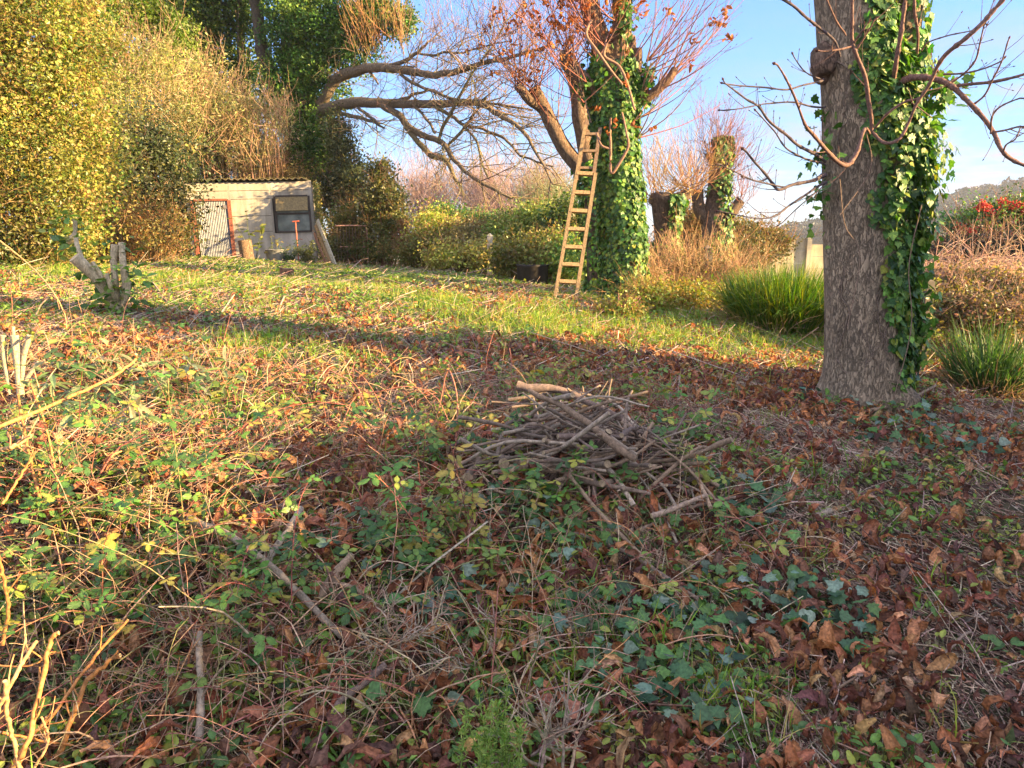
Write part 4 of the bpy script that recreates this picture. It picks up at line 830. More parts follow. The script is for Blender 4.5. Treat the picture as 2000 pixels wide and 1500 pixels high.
def yard():
    # metal tub with a young plant
    Y = 17.9; c = P(541, 520, Y); c[2] = H(c[0], c[1]); t = thing('tub', 'dull grey metal tub of plants below the shed wall', 'tub', c)
    B = Buf(); a = np.linspace(0, 2 * math.pi, 33); prof = [(.20, 0), (.235, .14), (.25, .28), (.262, .29), (.245, .295), (.225, .22), (.18, .2), (0.001, .2)]
    v = np.array([[c + [r * math.cos(x), r * math.sin(x), z] for x in a] for r, z in prof]).reshape(-1, 3); i = np.arange(len(prof) - 1)[:, None] * 33 + np.arange(32)[None]
    B.add(v, [np.stack([i, i + 1, i + 34, i + 33], -1).reshape(-1, 4)], (.20, .20, .19), True); B.build('body', M_METAL, t, c)
    B = Buf()
    for s_ in (-1, 1): th = np.linspace(0, math.pi, 9); tube(B, np.c_[c[0] + s_ * (.25 + .05 * np.sin(th)), c[1] + .05 * np.cos(th), c[2] + .24 + 0 * th], .006, 5, (.18, .18, .17))
    B.build('handle', M_METAL, t, c)
    def leafy(name, label, cat, px, py, Y, n, h, spread, size, pal, T=T_O, stem=(.12, .14, .05), per=9, hang=.3):
        b0 = P(px, py, Y) if Y else G(px, py); b0 = b0.copy(); b0[2] = H(b0[0], b0[1]); t = thing(name, label, cat, b0)
        st = b0 + rng.normal(0, .03, (n, 3)) * [1, 1, 0]; q = shoots(st, np.array([0, 0, 1.]) + spread * rng.standard_normal((n, 3)) * [1, 1, .2], h * rng.uniform(.5, 1.1, n), -.2, .3, 8)
        B = Buf(); tube(B, q, np.linspace(1, .5, 8) * .007, 4, stem); B.build('stem', M_TWIG, t, b0)
        m = n * per; i = rng.integers(0, n, m); k = rng.integers(2, 8, m); p = q[i, k] + rng.normal(0, .02, (m, 3)); al = rnd_unit(m) * [1, 1, .3] + [0, 0, -hang * .5]; B = Buf()
        scat(B, T, p, basis(np.array([0, -.2, 1.]) + .4 * rng.standard_normal((m, 3)), along=al), size * rng.uniform(.6, 1.2, m), jit(pal, m, .15)); B.build('foliage', M_LEAF, t, b0); return t
    leafy('sapling', 'spindly sapling with drooping leaves between the shed door and the tub', 'plant', 497, 528, 17.8, 5, 1.0, .25, .16, [[.10, .14, .03], [.20, .20, .04]], per=7)
    leafy('potted_plant', 'yellowing plant growing out of the grey tub', 'plant', 538, 515, 17.9, 8, .62, .35, .09, [[.25, .20, .04], [.14, .15, .03]])
    T_FERN = T_oval(.22, .02, -.25)
    leafy('fern', 'feathery green fern between the tub and the red handled tool', 'fern', 570, 522, 17.8, 16, .5, .55, .10, [[.04, .10, .03], [.06, .13, .03]], T_FERN, per=22)
    leafy('shrublet', 'small bushy weed at the foot of the leaning boards', 'plant', 603, 524, 17.7, 24, .55, .5, .07, [[.16, .17, .05], [.10, .12, .03]], per=22)
    # T handled tool
    b0 = P(583, 500, 18.2); b0[2] = H(b0[0], b0[1]); t = thing('garden_tool', 'rust red garden tool with a T handle leaning upright before the shed window', 'tool', b0)
    B = Buf(); tube(B, np.array([b0, P(577, 433, 18.45)]), .016, 8, (.42, .10, .05)); B.build('shaft', M_PAINT, t, b0)
    B = Buf(); tube(B, np.array([P(571, 433, 18.45), P(584, 432, 18.45)]), .018, 8, (.42, .10, .05), cap=True, capcol=(.4, .1, .05)); B.build('handle', M_PAINT, t, b0)
    B = Buf(); tube(B, catmull([P(580, 471, 18.3), P(585, 467, 18.28), P(591, 468, 18.28)], 8), .009, 6, (.12, .07, .05)); B.build('foot_rest', M_PAINT, t, b0)
    # leaning boards
    for k, (a, b_, wd, cl, lb) in enumerate([((620, 430, 18.9), (655, 512, 17.9), .09, (.50, .46, .34), 'long pale board leaning against the shed corner'), ((616, 440, 18.9), (646, 518, 18.0), .07, (.34, .22, .10), 'brown board leaning beneath the long pale board'), ((614, 455, 18.8), (638, 520, 18.0), .06, (.26, .13, .07), 'short reddish slat leaning lowest of the boards at the shed corner'), ((618, 435, 19.0), (650, 508, 18.0), .05, (.42, .34, .20), 'narrow tan board propped between the pale and brown boards')]):
        B = Buf(); A_, B_ = P(*a), P(*b_); B_[2] = H(B_[0], B_[1]) + .02; beam(B, A_, B_, wd, .035, cl, (.7, -.7, 0)); o = B.build('board', M_BARK2, None, B_); tag(o, lb, 'board', 'boards leaning on the shed')
    # rusty gate frame
    b0 = P(718, 512, 18.5); b0[2] = H(b0[0], b0[1]); t = thing('metal_gate', 'pinkish rusted metal gate frame half lost in the ivy right of the shed', 'gate', b0); PK = (.42, .22, .15)
    B = Buf(); c4 = [P(655, 441, 18.5), P(706, 441, 18.5), P(716, 448, 18.5), P(719, 508, 18.5)]; tube(B, catmull(c4, 20), .018, 6, PK); tube(B, np.array([P(662, 482, 18.5), P(718, 482, 18.5)]), .014, 6, PK); tube(B, np.array([P(710, 468, 18.5), P(713, 508, 18.5)]), .014, 6, PK); B.build('frame', M_PAINT, t, b0)
    B = Buf()
    for a in range(658, 716, 6): tube(B, np.array([P(a, 443, 18.52), P(a + 3, 508, 18.52)]), .004, 4, (.2, .15, .12))
    B.build('mesh', M_METAL, t, b0)
    # posts
    for px, y0, y1, Y, wd, lb in ((957, 458, 522, 15.2, .11, 'grey concrete fence post with a pointed top in the bramble hedge'), (1382, 482, 566, 11.3, .10, 'mossy fence post standing between the pollards and the sedge'), (1812, 545, 612, 7.2, .075, 'weathered grey wooden post behind the near trunk')):
        b0 = P(px, y1, Y); b0[2] = min(b0[2], H(b0[0], b0[1])); tp = P(px, y0, Y); t = thing('fence_post', lb, 'post', b0)
        B = Buf(); box(B, ((b0 + tp) / 2 + [0, 0, -.02]), (wd, wd, tp[2] - b0[2]), CONC * .75 if px < 1000 else (.17, .14, .10)); 
        h = wd / 2; q = tp + [0, 0, -.02]; v = np.array([q + [-h, -h, 0], q + [h, -h, 0], q + [h, h, 0], q + [-h, h, 0], q + [0, 0, .05]]); B.add(v, [np.array([[0, 1, 4], [1, 2, 4], [2, 3, 4], [3, 0, 4]])], CONC * .8 if px < 1000 else (.17, .14, .1)); B.build('post', M_CONC, t, b0)
        if px != 957:
            B = Buf(); m = 260; p = np.c_[np.full(m, b0[0]), np.full(m, b0[1]), rng.uniform(b0[2], tp[2], m)] + rng.normal(0, wd * .6, (m, 3)) * [1, 1, .3]; scat(B, T_DW, p, basis(rnd_unit(m) + [0, -.5, .3]), rng.uniform(.03, .07, m), jit(OLV * 1.2, m, .2)); B.build('climbing_ivy', M_LEAF, t, b0)
    for a, b_, r, lb in (((1806, 488, 7.4), (1803, 560, 7.4), .010, 'dark iron stake poking out of the bramble bank'), ((1780, 520, 6.6), (1806, 650, 6.4), .008, 'thin leaning dark stake right behind the near trunk')):
        A_, B_ = P(*a), P(*b_); B_[2] = min(B_[2], H(B_[0], B_[1])); B = Buf(); tube(B, np.array([A_, B_]), r, 6, (.05, .035, .03), cap=True, capcol=(.05, .04, .03)); tag(B.build('stake', M_METAL, None, B_), lb, 'stake')
    # panel fence, back right
    b0 = P(1578, 512, 20); b0[2] = H(b0[0], b0[1]); t = thing('panel_fence', 'cream concrete panel fence glimpsed beyond the sedge clump', 'fence', b0)
    for a, b_, top in ((1512, 1575, 466), (1585, 1660, 477), (1448, 1505, 470)):
        A_, B_ = P(a, top, 20), P(b_, top, 20); z = A_[2]; B = Buf()
        while z > b0[2] - .3: box(B, ((A_[0] + B_[0]) / 2, 20, z - .16), (B_[0] - A_[0], .05, .31), np.array([.48, .40, .24]) * rng.uniform(.9, 1.08)); z -= .32
        B.build('panel', M_CONC, t, b0)
    for a in (1580, 1508):
        B = Buf(); A_ = P(a, 461, 20); box(B, (A_[0], 19.97, (A_[2] + b0[2] - .3) / 2), (.12, .14, A_[2] - b0[2] + .3), np.array([.46, .40, .27])); B.build('post', M_CONC, t, b0)
    B = Buf(); w1 = []
    for a in np.arange(1500, 1625, 3.2): w1.append([P(a, 449, 19.8), P(a, 480, 19.8)])
    tube(B, np.array(w1), .0022, 3, (.14, .13, .12)); w1 = []
    for b_ in np.arange(449, 478, 3.6): w1.append([P(1495, b_, 19.8), P(1660, b_ + .8, 19.8)])
    tube(B, np.array(w1), .0022, 3, (.14, .13, .12)); B.build('wire_mesh', M_METAL, t, b0)
    # lamp on a thin pole
    b0 = P(1472, 470, 16); t = thing('garden_lamp', 'little dark lamp head on a thin pole above the brambles', 'lamp', b0); tp = P(1472, 446, 16)
    B = Buf(); tube(B, np.array([b0 + [0, 0, -.9], tp]), .012, 6, (.08, .08, .08)); B.build('pole', M_METAL, t, b0)
    B = Buf(); box(B, tp + [0, 0, .05], (.05, .07, .10), (.06, .08, .07), rot=.4); box(B, tp + [-.005, -.02, .115], (.045, .05, .03), (.07, .1, .08), rot=.2); B.build('lamp_head', M_PAINT, t, b0)
    # blackened tub under the shrub
    c = G(1040, 556); t = thing('bin', 'squat black bin tucked under the shrub behind the ladder foot', 'bin', c); B = Buf(); a = np.linspace(0, 2 * math.pi, 33); s_ = c[1] / F
    prof = [(26, 0), (30, 8), (30, 34), (33, 38), (28, 38), (26, 10), (1, 6)]
    v = np.array([[c + [r * s_ * math.cos(x), r * s_ * math.sin(x), z * s_] for x in a] for r, z in prof]).reshape(-1, 3); i = np.arange(len(prof) - 1)[:, None] * 33 + np.arange(32)[None]
    B.add(v, [np.stack([i, i + 1, i + 34, i + 33], -1).reshape(-1, 4)], (.022, .018, .016), True); B.build('body', M_PAINT, t, c)
    B = Buf(); tube(B, c + np.c_[31.5 * s_ * np.cos(a), 31.5 * s_ * np.sin(a), 38 * s_ + 0 * a], .012, 6, (.03, .024, .02)); B.build('rim', M_PAINT, t, c)
    # cut stakes in the grass
    for k, (px, py, h) in enumerate(((878, 565, 27), (775, 550, 10), (985, 562, 12), (905, 562, 8), (515, 525, 12), (523, 525, 11))):
        b0 = G(px, py); B = Buf(); tube(B, np.array([b0 + [0, 0, -.02], b0 + [rng.normal(0, .02), 0, h * b0[1] / F]]), .012, 7, (.50, .40, .24), cap=True)
        tag(B.build('garden_stub', M_CUT, None, b0), ['tallest pale cut stem standing alone in the grass', 'short pale stub in the far grass', 'leaning pale stub near the concrete post', 'tiny stub beside the tallest cut stem', 'pale stub by the upright log', 'slightly shorter pale stub next to the upright log'][k], 'stem', 'cut stems in the grass')
yard()

def ladder():
    b = P(1104, 584, 9.75); b[2] = H(b[0], b[1]); t = thing('ladder', 'wooden ladder propped against the lopped tree', 'ladder', b); Wd = (.32, .215, .11)
    YL = lambda py: 9.72 + (584 - py) / 340 * .22
    def at(pts, py): return P(np.interp(py, [q[1] for q in pts], [q[0] for q in pts]), py, YL(py))
    Lf = [(1143, 245), (1128, 300), (1112, 390), (1097, 490), (1083, 584)]; Rt = [(1163, 338), (1153, 400), (1140, 490), (1124, 582)]
    for nm, S_, w_ in (('stile', Lf, .044), ('stile', Rt, .044)):
        B = Buf(); A_, B_ = at(S_, S_[0][1]), at(S_, S_[-1][1]); B_[2] = min(B_[2], H(B_[0], B_[1]) + .0); beam(B, A_, B_, w_, .075, Wd); B.build(nm, M_BARK2, t, b)
    for py in (578, 549.5, 516, 482, 447, 411.5, 376, 339):
        B = Buf(); l, r = at(Lf, py), at(Rt, py if py > 345 else 345); r[2] = l[2] - .01 
        beam(B, l + [.03, 0, 0], r - [.03, 0, 0], .045, .075, (.36, .24, .115), (0, .25, 1)); B.build('rung', M_BARK2, t, b)
    # raised upper section behind
    B = Buf(); A_, B_ = P(1146, 236, 10.0), P(1126, 352, 9.9); beam(B, A_, B_, .045, .06, (.22, .14, .09)); B.build('stile', M_BARK2, t, b)
    B = Buf(); A_, B_ = P(1172, 250, 10.0), P(1158, 352, 9.9); beam(B, A_, B_, .045, .06, (.22, .14, .09)); B.build('stile', M_BARK2, t, b)
    for py in (262, 295, 328): B = Buf(); beam(B, P(1141 - (py - 262) * .16, py, 9.93), P(1170 - (py - 262) * .14, py, 9.93), .03, .04, (.24, .16, .1), (0, .2, 1)); B.build('rung', M_BARK2, t, b)
ladder()

# ================================================================== HEDGES AND SHRUBS
shrub('privet_bush', 'tall glowing yellow green bush filling the near end of the hedge', 'shrub', [(40, 380, 10.8, 150, 150, 1.2), (60, 180, 11.2, 170, 170, 1.3), (30, 20, 11.5, 200, 150, 1.4), (140, 300, 11.2, 90, 130, 1), (-80, 250, 10.5, 140, 300, 1.3), (170, 150, 11.6, 60, 110, 1), (-150, -150, 11.5, 250, 150, 1.5), (100, 460, 10.8, 90, 70, .8)], 135000, .052, YEL, T_DW, 46, .4, STRAW, .010, clump=.17, gap=.45, twig_n=2000, shoot_col=STRAW, bare_r=.003, ground=(60, 530, 10.9))
shrub('ivy_mound', 'dark grey green ivy mound between the yellow bush and the shed', 'shrub', [(280, 400, 14.5, 90, 95, 1.2), (320, 300, 15, 60, 60, 1), (245, 290, 14.5, 60, 70, 1), (338, 450, 15.5, 26, 60, .7), (210, 380, 13.5, 50, 90, .9)], 30000, .07, [[.06, .085, .03], [.08, .10, .04], [.05, .06, .03], [.16, .15, .04]], T_DW, 60, .4, TWIGC, .014, clump=.17, twig_n=200, ground=(290, 510, 14.8))
shrub('bramble_thicket', 'rusty brown and yellow bramble thicket in front of the ivy mound', 'brambles', [(270, 455, 13, 65, 45, .8), (200, 470, 12.5, 50, 40, .7), (322, 475, 14, 22, 34, .5)], 13000, .05, [[.26, .16, .05], [.20, .19, .05], [.30, .14, .06], [.14, .13, .04]], T_D, 160, .5, BRN, .006, clump=.13, twig_n=500, shoot_col=BRN, ground=(290, 510, 13))
shrub('buddleia', 'pale twiggy buddleia with upright stems rising behind the ivy mound', 'shrub', [(270, 200, 16.5, 80, 80, 1), (330, 240, 17.5, 60, 70, 1), (300, 130, 17, 60, 50, .8)], 21000, .08, [[.32, .30, .10], [.20, .22, .06], [.42, .35, .17], [.12, .15, .05]], T_LAN, 60, .8, [[.42, .28, .17], [.36, .24, .15]], .011, clump=.24, twig_n=420, up=.8, bare_r=.005, shoot_col=[[.42, .27, .16], [.46, .32, .20], [.34, .20, .13]], ground=(290, 480, 17))
shrub('buddleia', 'wide tawny buddleia standing well behind the left half of the shed', 'shrub', [(400, 230, 20.8, 70, 60, .8), (440, 280, 20.8, 70, 50, .7), (380, 160, 20.8, 60, 50, .8), (470, 220, 20.8, 40, 50, .6)], 22000, .09, [[.32, .30, .10], [.20, .22, .06], [.42, .35, .17], [.12, .15, .05]], T_LAN, 70, .9, [[.42, .28, .17], [.36, .24, .15]], .014, clump=.28, twig_n=420, up=.8, bare_r=.0065, shoot_col=[[.42, .27, .16], [.46, .32, .20], [.34, .20, .13]], ground=(430, 480, 21.3))
shrub('buddleia', 'second paler buddleia with bare fanning stems directly above the shed roof', 'shrub', [(515, 280, 20.9, 34, 50, .6), (540, 240, 20.9, 24, 40, .6), (480, 315, 20.9, 45, 36, .6)], 5200, .07, [[.26, .26, .12], [.20, .22, .08], [.34, .30, .20]], T_LAN, 110, .8, [[.44, .28, .17], [.36, .22, .14]], .016, clump=.2, twig_n=420, up=.9, bare_r=.006, shoot_col=[[.42, .26, .15], [.46, .30, .18]], ground=(545, 470, 21.2))
shrub('bramble_thicket', 'tawny bramble thicket crowding over the shed roof', 'brambles', [(440, 335, 21.1, 100, 26, .4), (560, 345, 21.1, 60, 22, .4), (380, 310, 21.1, 50, 50, .5)], 13000, .06, [[.26, .18, .06], [.20, .16, .05], [.32, .20, .08]], T_D, 90, .6, BRN, .01, clump=.16, twig_n=700, shoot_col=BRN, ground=(470, 480, 21.8))
# ivy-clad columns behind the buddleia
for px, Y, w_, rows, lb in ((400, 24.5, 42, [(-40, 60), (40, 70), (120, 60), (190, 40)], 'dark ivy column reaching up left of the huge ivy tree'), (345, 23.5, 40, [(-60, 50), (40, 60), (100, 40)], 'bright topped ivy column beyond the buddleia'), (470, 25, 40, [(-80, 60), (20, 70), (130, 60), (220, 50)], 'narrow ivy column touching the huge ivy tree'), (200, 17.5, 32, [(-60, 60), (40, 60), (120, 50)], 'slim dark evergreen rising behind the yellow bush')):
    shrub('ivy_clad_tree', lb, 'tree', [(px + rng.uniform(-12, 12), b, Y, w_ * rng.uniform(.8, 1.15), h_, .9) for b, h_ in rows], 19000, .10, [[.04, .09, .02], [.07, .14, .022], [.16, .21, .035]], T_DW, 14, .6, [[.12, .09, .07]], .07, matl=M_IVY, clump=.17, twig_n=120, ground=(px, 480, Y))
shrub('laurel_bush', 'green branch of laurel arching over with glossy leaves near the top of the hedge', 'shrub', [(300, 40, 19, 60, 32, .8), (245, 20, 19, 45, 28, .7), (340, 70, 19, 35, 22, .6)], 9000, .08, [[.10, .16, .02], [.14, .20, .03]], T_DW, 16, .6, [[.12, .09, .07]], .05, matl=M_LEAF, clump=.16, ground=(340, 480, 19.4))
shrub('bare_tree', 'leafless pinkish grey tree showing above the yellow bush', 'tree', [(130, -20, 24, 130, 90, 1.5), (240, 10, 25, 90, 80, 1.5)], 300, .05, BRN, T_D, 60, 1.6, [[.28, .18, .14]], .05, clump=.6, twig_n=1600, shoot_col=[[.34, .22, .17], [.3, .2, .17]], bare_r=.007, ground=(170, 450, 25))
shrub('holly_tree', 'dark grey green holly just right of the shed', 'tree', [(668, 300, 21.6, 28, 55, .8), (690, 350, 21.4, 42, 45, .8), (660, 380, 21.4, 45, 40, .8), (655, 250, 21.8, 16, 30, .5)], 15000, .075, [[.05, .07, .03], [.08, .10, .04], [.16, .16, .05]], T_O, 20, .5, TWIGC, .03, clump=.14, twig_n=160, up=.8, ground=(680, 500, 21.4))
shrub('holly_tree', 'smaller pointed holly with yellow lit leaves against the open sky', 'tree', [(752, 380, 19, 28, 45, .7), (745, 335, 19, 14, 28, .5), (775, 400, 19, 20, 24, .6), (735, 400, 19, 28, 24, .6)], 8500, .075, [[.09, .11, .04], [.20, .20, .05], [.12, .14, .05]], T_O, 16, .5, TWIGC, .025, clump=.12, twig_n=160, up=.9, ground=(750, 500, 19))
shrub('overgrown_hedge', 'tangled rusty hedge swallowing the metal gate', 'hedge', [(690, 430, 19.3, 50, 30, .6), (760, 440, 18.9, 50, 32, .6), (740, 485, 18.7, 70, 26, .4), (690, 470, 19.2, 36, 40, .3), (655, 480, 19, 16, 34, .4)], 21000, .06, [[.26, .25, .07], [.20, .23, .06], [.36, .26, .08], [.12, .17, .04]], T_DW, 120, .5, BRN, .008, clump=.13, twig_n=500, shoot_col=BRN, ground=(720, 512, 18.9))
shrub('dead_climber', 'russet dead climber cloaking a post in the hedge', 'plant', [(790, 462, 18.2, 12, 28, .25), (792, 490, 18.2, 10, 26, .25)], 2600, .05, [[.34, .17, .08], [.26, .13, .07]], T_D, 20, .3, BRN, .008, clump=.07, ground=(790, 515, 18.2))
for k, (bl, pal, lb) in enumerate([
    ([(850, 440, 17.5, 40, 20, .6), (850, 480, 17, 45, 34, .6)], [[.24, .21, .05], [.18, .17, .05], [.28, .16, .07]], 'yellow olive bramble mass left of the concrete post'),
    ([(868, 420, 18, 24, 12, .5), (925, 438, 18.2, 40, 14, .6), (985, 440, 18, 30, 14, .6)], [[.035, .07, .02], [.06, .09, .03]], 'dark ivy band along the top of the far hedge'),
    ([(920, 470, 16.6, 40, 28, .6), (905, 505, 16.2, 40, 20, .5)], [[.22, .15, .07], [.28, .18, .08], [.17, .12, .07]], 'dull brown bramble mass behind the concrete post'),
    ([(1000, 455, 16.5, 50, 30, .6), (1050, 440, 16.5, 50, 36, .6)], [[.20, .20, .06], [.14, .16, .05], [.26, .20, .07]], 'olive shrub filling the gap left of the ladder'),
    ([(1045, 500, 13.9, 50, 28, .5), (1000, 505, 14.2, 30, 24, .4), (1080, 490, 13.9, 30, 34, .4)], [[.26, .17, .06], [.20, .17, .05], [.15, .15, .04]], 'low russet shrub overhanging the black bin'),
    ([(1120, 440, 15.5, 50, 50, .6), (1110, 510, 13.5, 40, 34, .5)], [[.05, .09, .025], [.10, .13, .04], [.2, .19, .05]], 'green shrub seen between the ladder rungs'),
    ([(955, 500, 15.6, 30, 26, .4), (880, 505, 15.8, 40, 18, .4), (820, 500, 17, 30, 20, .4)], [[.30, .19, .08], [.22, .19, .06]], 'golden brown weeds at the foot of the far hedge')]):
    shrub('bramble_hedge', lb, 'hedge', bl, 15000, .065, np.array(pal) * [1.4, 1.75, 1.3], T_DW, 50, .35, BRN, .006, clump=.14, twig_n=200, shoot_col=[[.32, .2, .1], [.26, .15, .08]], ground=(bl[0][0], 520, bl[0][2] - .1), group='brambles along the far hedge')
shrub('willow_bush', 'silvery green feathery willow beyond the hedge', 'tree', [(1060, 400, 24, 44, 28, 1), (1040, 385, 24, 26, 24, .8), (1085, 385, 24, 26, 26, .8)], 9000, .07, [[.26, .30, .16], [.20, .26, .13]], T_LAN, 30, .8, [[.24, .2, .12]], .02, clump=.24, twig_n=500, up=1, bare_r=.006, ground=(1060, 470, 24))
for k, (px, Y, w_, lb) in enumerate([(830, 42, 60, 'hazy bare treetops nearest the hollies'), (930, 44, 70, 'hazy pinkish treetops over the dark ivy band'), (1010, 40, 60, 'hazy bare treetops behind the willow')]):
    shrub('bare_tree', lb, 'tree', [(px, 412, Y, w_, 20, 2), (px + 30, 405, Y, w_ * .6, 20, 2)], 200, .08, BRN, T_D, 30, 1.8, [[.30, .2, .17]], .05, clump=.7, twig_n=900, up=.9, shoot_col=[[.36, .25, .22], [.32, .22, .2]], bare_r=.012, ground=(px, 480, Y), group='far bare trees')
# middle right, behind the ladder tree
shrub('bramble_hedge', 'brown bramble mass between the two pollards', 'hedge', [(1350, 440, 15, 45, 26, .6), (1340, 490, 14.5, 60, 34, .6)], 13000, .055, [[.18, .14, .06], [.10, .11, .04], [.24, .16, .08]], T_DW, 90, .5, BRN, .007, clump=.14, twig_n=500, shoot_col=BRN, ground=(1340, 550, 14.5))
shrub('bramble_hedge', 'olive bramble bank under the little garden lamp', 'hedge', [(1460, 460, 15.5, 50, 20, .6), (1500, 475, 15.2, 40, 22, .6), (1450, 500, 14.5, 60, 30, .6), (1440, 445, 15.8, 20, 14, .4)], 15000, .055, [[.18, .18, .05], [.12, .14, .04], [.26, .18, .07]], T_DW, 90, .5, BRN, .007, clump=.13, twig_n=300, shoot_col=BRN, ground=(1460, 550, 14.8))
shrub('dry_weeds', 'straw coloured dead weeds at the feet of the pollards', 'plants', [(1330, 530, 11.4, 60, 34, .5), (1420, 540, 11.4, 60, 30, .5), (1270, 550, 10.8, 30, 40, .4)], 5200, .05, [[.34, .22, .10], [.28, .19, .08], [.22, .2, .06]], T_LAN, 200, .5, [[.40, .26, .13], [.34, .2, .1]], .004, clump=.13, twig_n=900, up=.7, bare_r=.003, shoot_col=[[.42, .28, .15], [.36, .2, .11]], ground=(1350, 580, 11.2))
shrub('bramble_bush', 'yellow green weeds and small brambles round the foot of the ivy wrapped middle tree', 'brambles', [(1270, 580, 9.4, 50, 26, .4), (1330, 575, 9.8, 50, 22, .4), (1210, 610, 8.6, 40, 14, .3), (1390, 580, 10.2, 40, 20, .4)], 9000, .045, [[.20, .22, .04], [.14, .18, .03], [.26, .2, .05]], T_O, 160, .35, BRN, .004, clump=.09, twig_n=420, bare_r=.0025, shoot_col=BRN, ground=(1290, 612, 9.2))
# right-hand bank
shrub('bramble_bank', 'pinkish dead bramble bank with yellow leaves low down behind the wire', 'brambles', [(1900, 560, 8.3, 90, 26, .6), (1990, 575, 8.0, 70, 36, .6), (1860, 605, 7.6, 60, 34, .4), (1950, 615, 7.5, 70, 32, .4), (1835, 560, 8.4, 26, 26, .5), (2080, 580, 8, 80, 44, .7)], 36000, .042, [[.52, .34, .22], [.42, .26, .16], [.38, .32, .08], [.44, .36, .08], [.16, .18, .05]], T_DW, 160, .30, [[.34, .2, .14], [.26, .15, .1]], .004, clump=.09, twig_n=1100, bare_r=.0022, up=-.3, shoot_col=[[.44, .28, .19], [.36, .21, .14]], ground=(1930, 640, 7.9))
def twig_heap():
    c = P(1900, 515, 9.3); t = thing('brushwood_heap', 'heap of pale cut twigs arching over the top of the bramble bank', 'brushwood', c); n = 320
    st = np.array([P(a, b, Y_) for a, b, Y_ in zip(rng.uniform(1795, 2090, n), rng.uniform(520, 550, n), rng.uniform(8.8, 10, n))]); B = Buf()
    q = shoots(st, rng.standard_normal((n, 3)) * [1, .6, .25] + [.2, 0, .35], rng.uniform(.3, .85, n), -1.3, .6, 10); tube(B, q, np.linspace(1, .4, 10) * .007, 5, jit([[.48, .32, .22], [.40, .26, .18]], n))
    q2, _ = sides_of(q, 2.5, .4, .9, .2, 1, -.3, .5, 6); tube(B, q2, np.linspace(1, .4, 6) * .004, 4, jit([[.46, .30, .2]], len(q2))); B.build('twigs', M_TWIG, t, c)
twig_heap()
shrub('dark_shrub', 'low dark bluish shrub mass sloping down beneath the berry bush', 'shrub', [(1860, 490, 12, 60, 16, .7), (1930, 492, 11.5, 70, 20, .7), (2010, 488, 11.5, 60, 24, .7), (1830, 502, 11.5, 40, 12, .5)], 15000, .05, [[.04, .06, .04], [.06, .075, .04], [.09, .04, .04]], T_DW, 60, .4, TWIGC, .01, clump=.14, twig_n=500, bare_r=.004, ground=(1930, 560, 11.6))
t_, cp_ = shrub('berry_bush', 'green bush dotted with red berry clusters in front of the hazy hill', 'shrub', [(1950, 430, 12.5, 60, 34, .8), (2010, 430, 12.5, 60, 44, .8), (1890, 440, 12.5, 32, 18, .5), (1870, 440, 12.6, 22, 12, .4)], 13000, .055, [[.12, .24, .05], [.22, .34, .06], [.08, .16, .05]], T_O, 30, .4, TWIGC, .012, clump=.12, twig_n=200, ground=(1950, 560, 12.5))
def berries():
    B = Buf(); pts = np.array([P(a, b, Y_) for a, b, Y_ in [(1920, 398, 12), (1922, 403, 12), (1965, 402, 12.1), (1958, 396, 12.1), (1975, 405, 12), (1988, 402, 12), (1996, 410, 12), (2010, 400, 12), (1875, 447, 12.2), (1882, 450, 12.2), (1930, 412, 12), (1898, 452, 12), (1990, 428, 12)]])
    i = np.repeat(np.arange(len(pts)), 46); p = pts[i] + rng.normal(0, .045, (len(i), 3)); a = nrm(np.array([[1, 0, 0], [-1, 0, 0], [0, 1, 0], [0, -1, 0], [0, 0, 1], [0, 0, -1.]]))
    f = np.array([[0, 2, 4], [2, 1, 4], [1, 3, 4], [3, 0, 4], [2, 0, 5], [1, 2, 5], [3, 1, 5], [0, 3, 5]]); scat(B, (a, [f]), p, basis(rnd_unit(len(p))), np.full(len(p), .017), jit([[.55, .03, .03], [.6, .10, .03]], len(p), .15))
    B.build('berries', M_PAINT, t_, tuple(t_.location))
berries()
# hedge out of view to the right: it shades the foreground
shrub('field_hedge', 'clipped hedge running beside the path outside the view', 'hedge', [(1000 + F / 5.0 * 5.6 * .99, 560, 5.0, 1, 1, 1)], 10, .05, OLV, T_D, 2, ground=(2630, 700, 5.0)) if False else None
def side_hedge():
    B = Buf(); L0 = np.array([5.9, -7.0]); L1 = np.array([5.35, 5.35]); n = 52000; u = rng.uniform(0, 1, n); c = L0 + (L1 - L0) * u[:, None]
    top = 2.22 + .16 * np.sin(u * 21) + .12 * np.sin(u * 53 + 1); top *= np.where(u > .97, .9, 1)
    th = rng.uniform(0, 2 * math.pi, n); rr = rng.uniform(.3, 1, n) ** .5; x = c[:, 0] + .42 * rr * np.cos(th); y = c[:, 1] + rng.normal(0, .1, n); g = H(x, y, False)
    z = g + np.clip(top * rng.uniform(0, 1, n) ** .8 + .05 * rng.standard_normal(n), .02, None)
    b0 = np.array([5.6, -1, H(5.6, -1.)]); t = thing('field_hedge', 'long dense boundary hedge standing to the right beyond the near trunk', 'hedge', b0)
    scat(B, T_DW, np.c_[x, y, z], basis(rnd_unit(n)), rng.uniform(.09, .15, n), jit(OLV, n, .2)); B.build('foliage', M_LEAF, t, b0)
    B = Buf(); m = 60; u = np.linspace(.01, .99, m); c = L0 + (L1 - L0) * u[:, None]; g = H(c[:, 0], c[:, 1]); s_ = np.c_[c, g]; q = shoots(s_, np.array([0, 0, 1.]) + .1 * rng.standard_normal((m, 3)), 1.75, .1, .2, 8); tube(B, q, np.linspace(1, .4, 8) * .02, 5, (.15, .1, .07)); B.build('stems', M_TWIG, t, b0)
side_hedge()

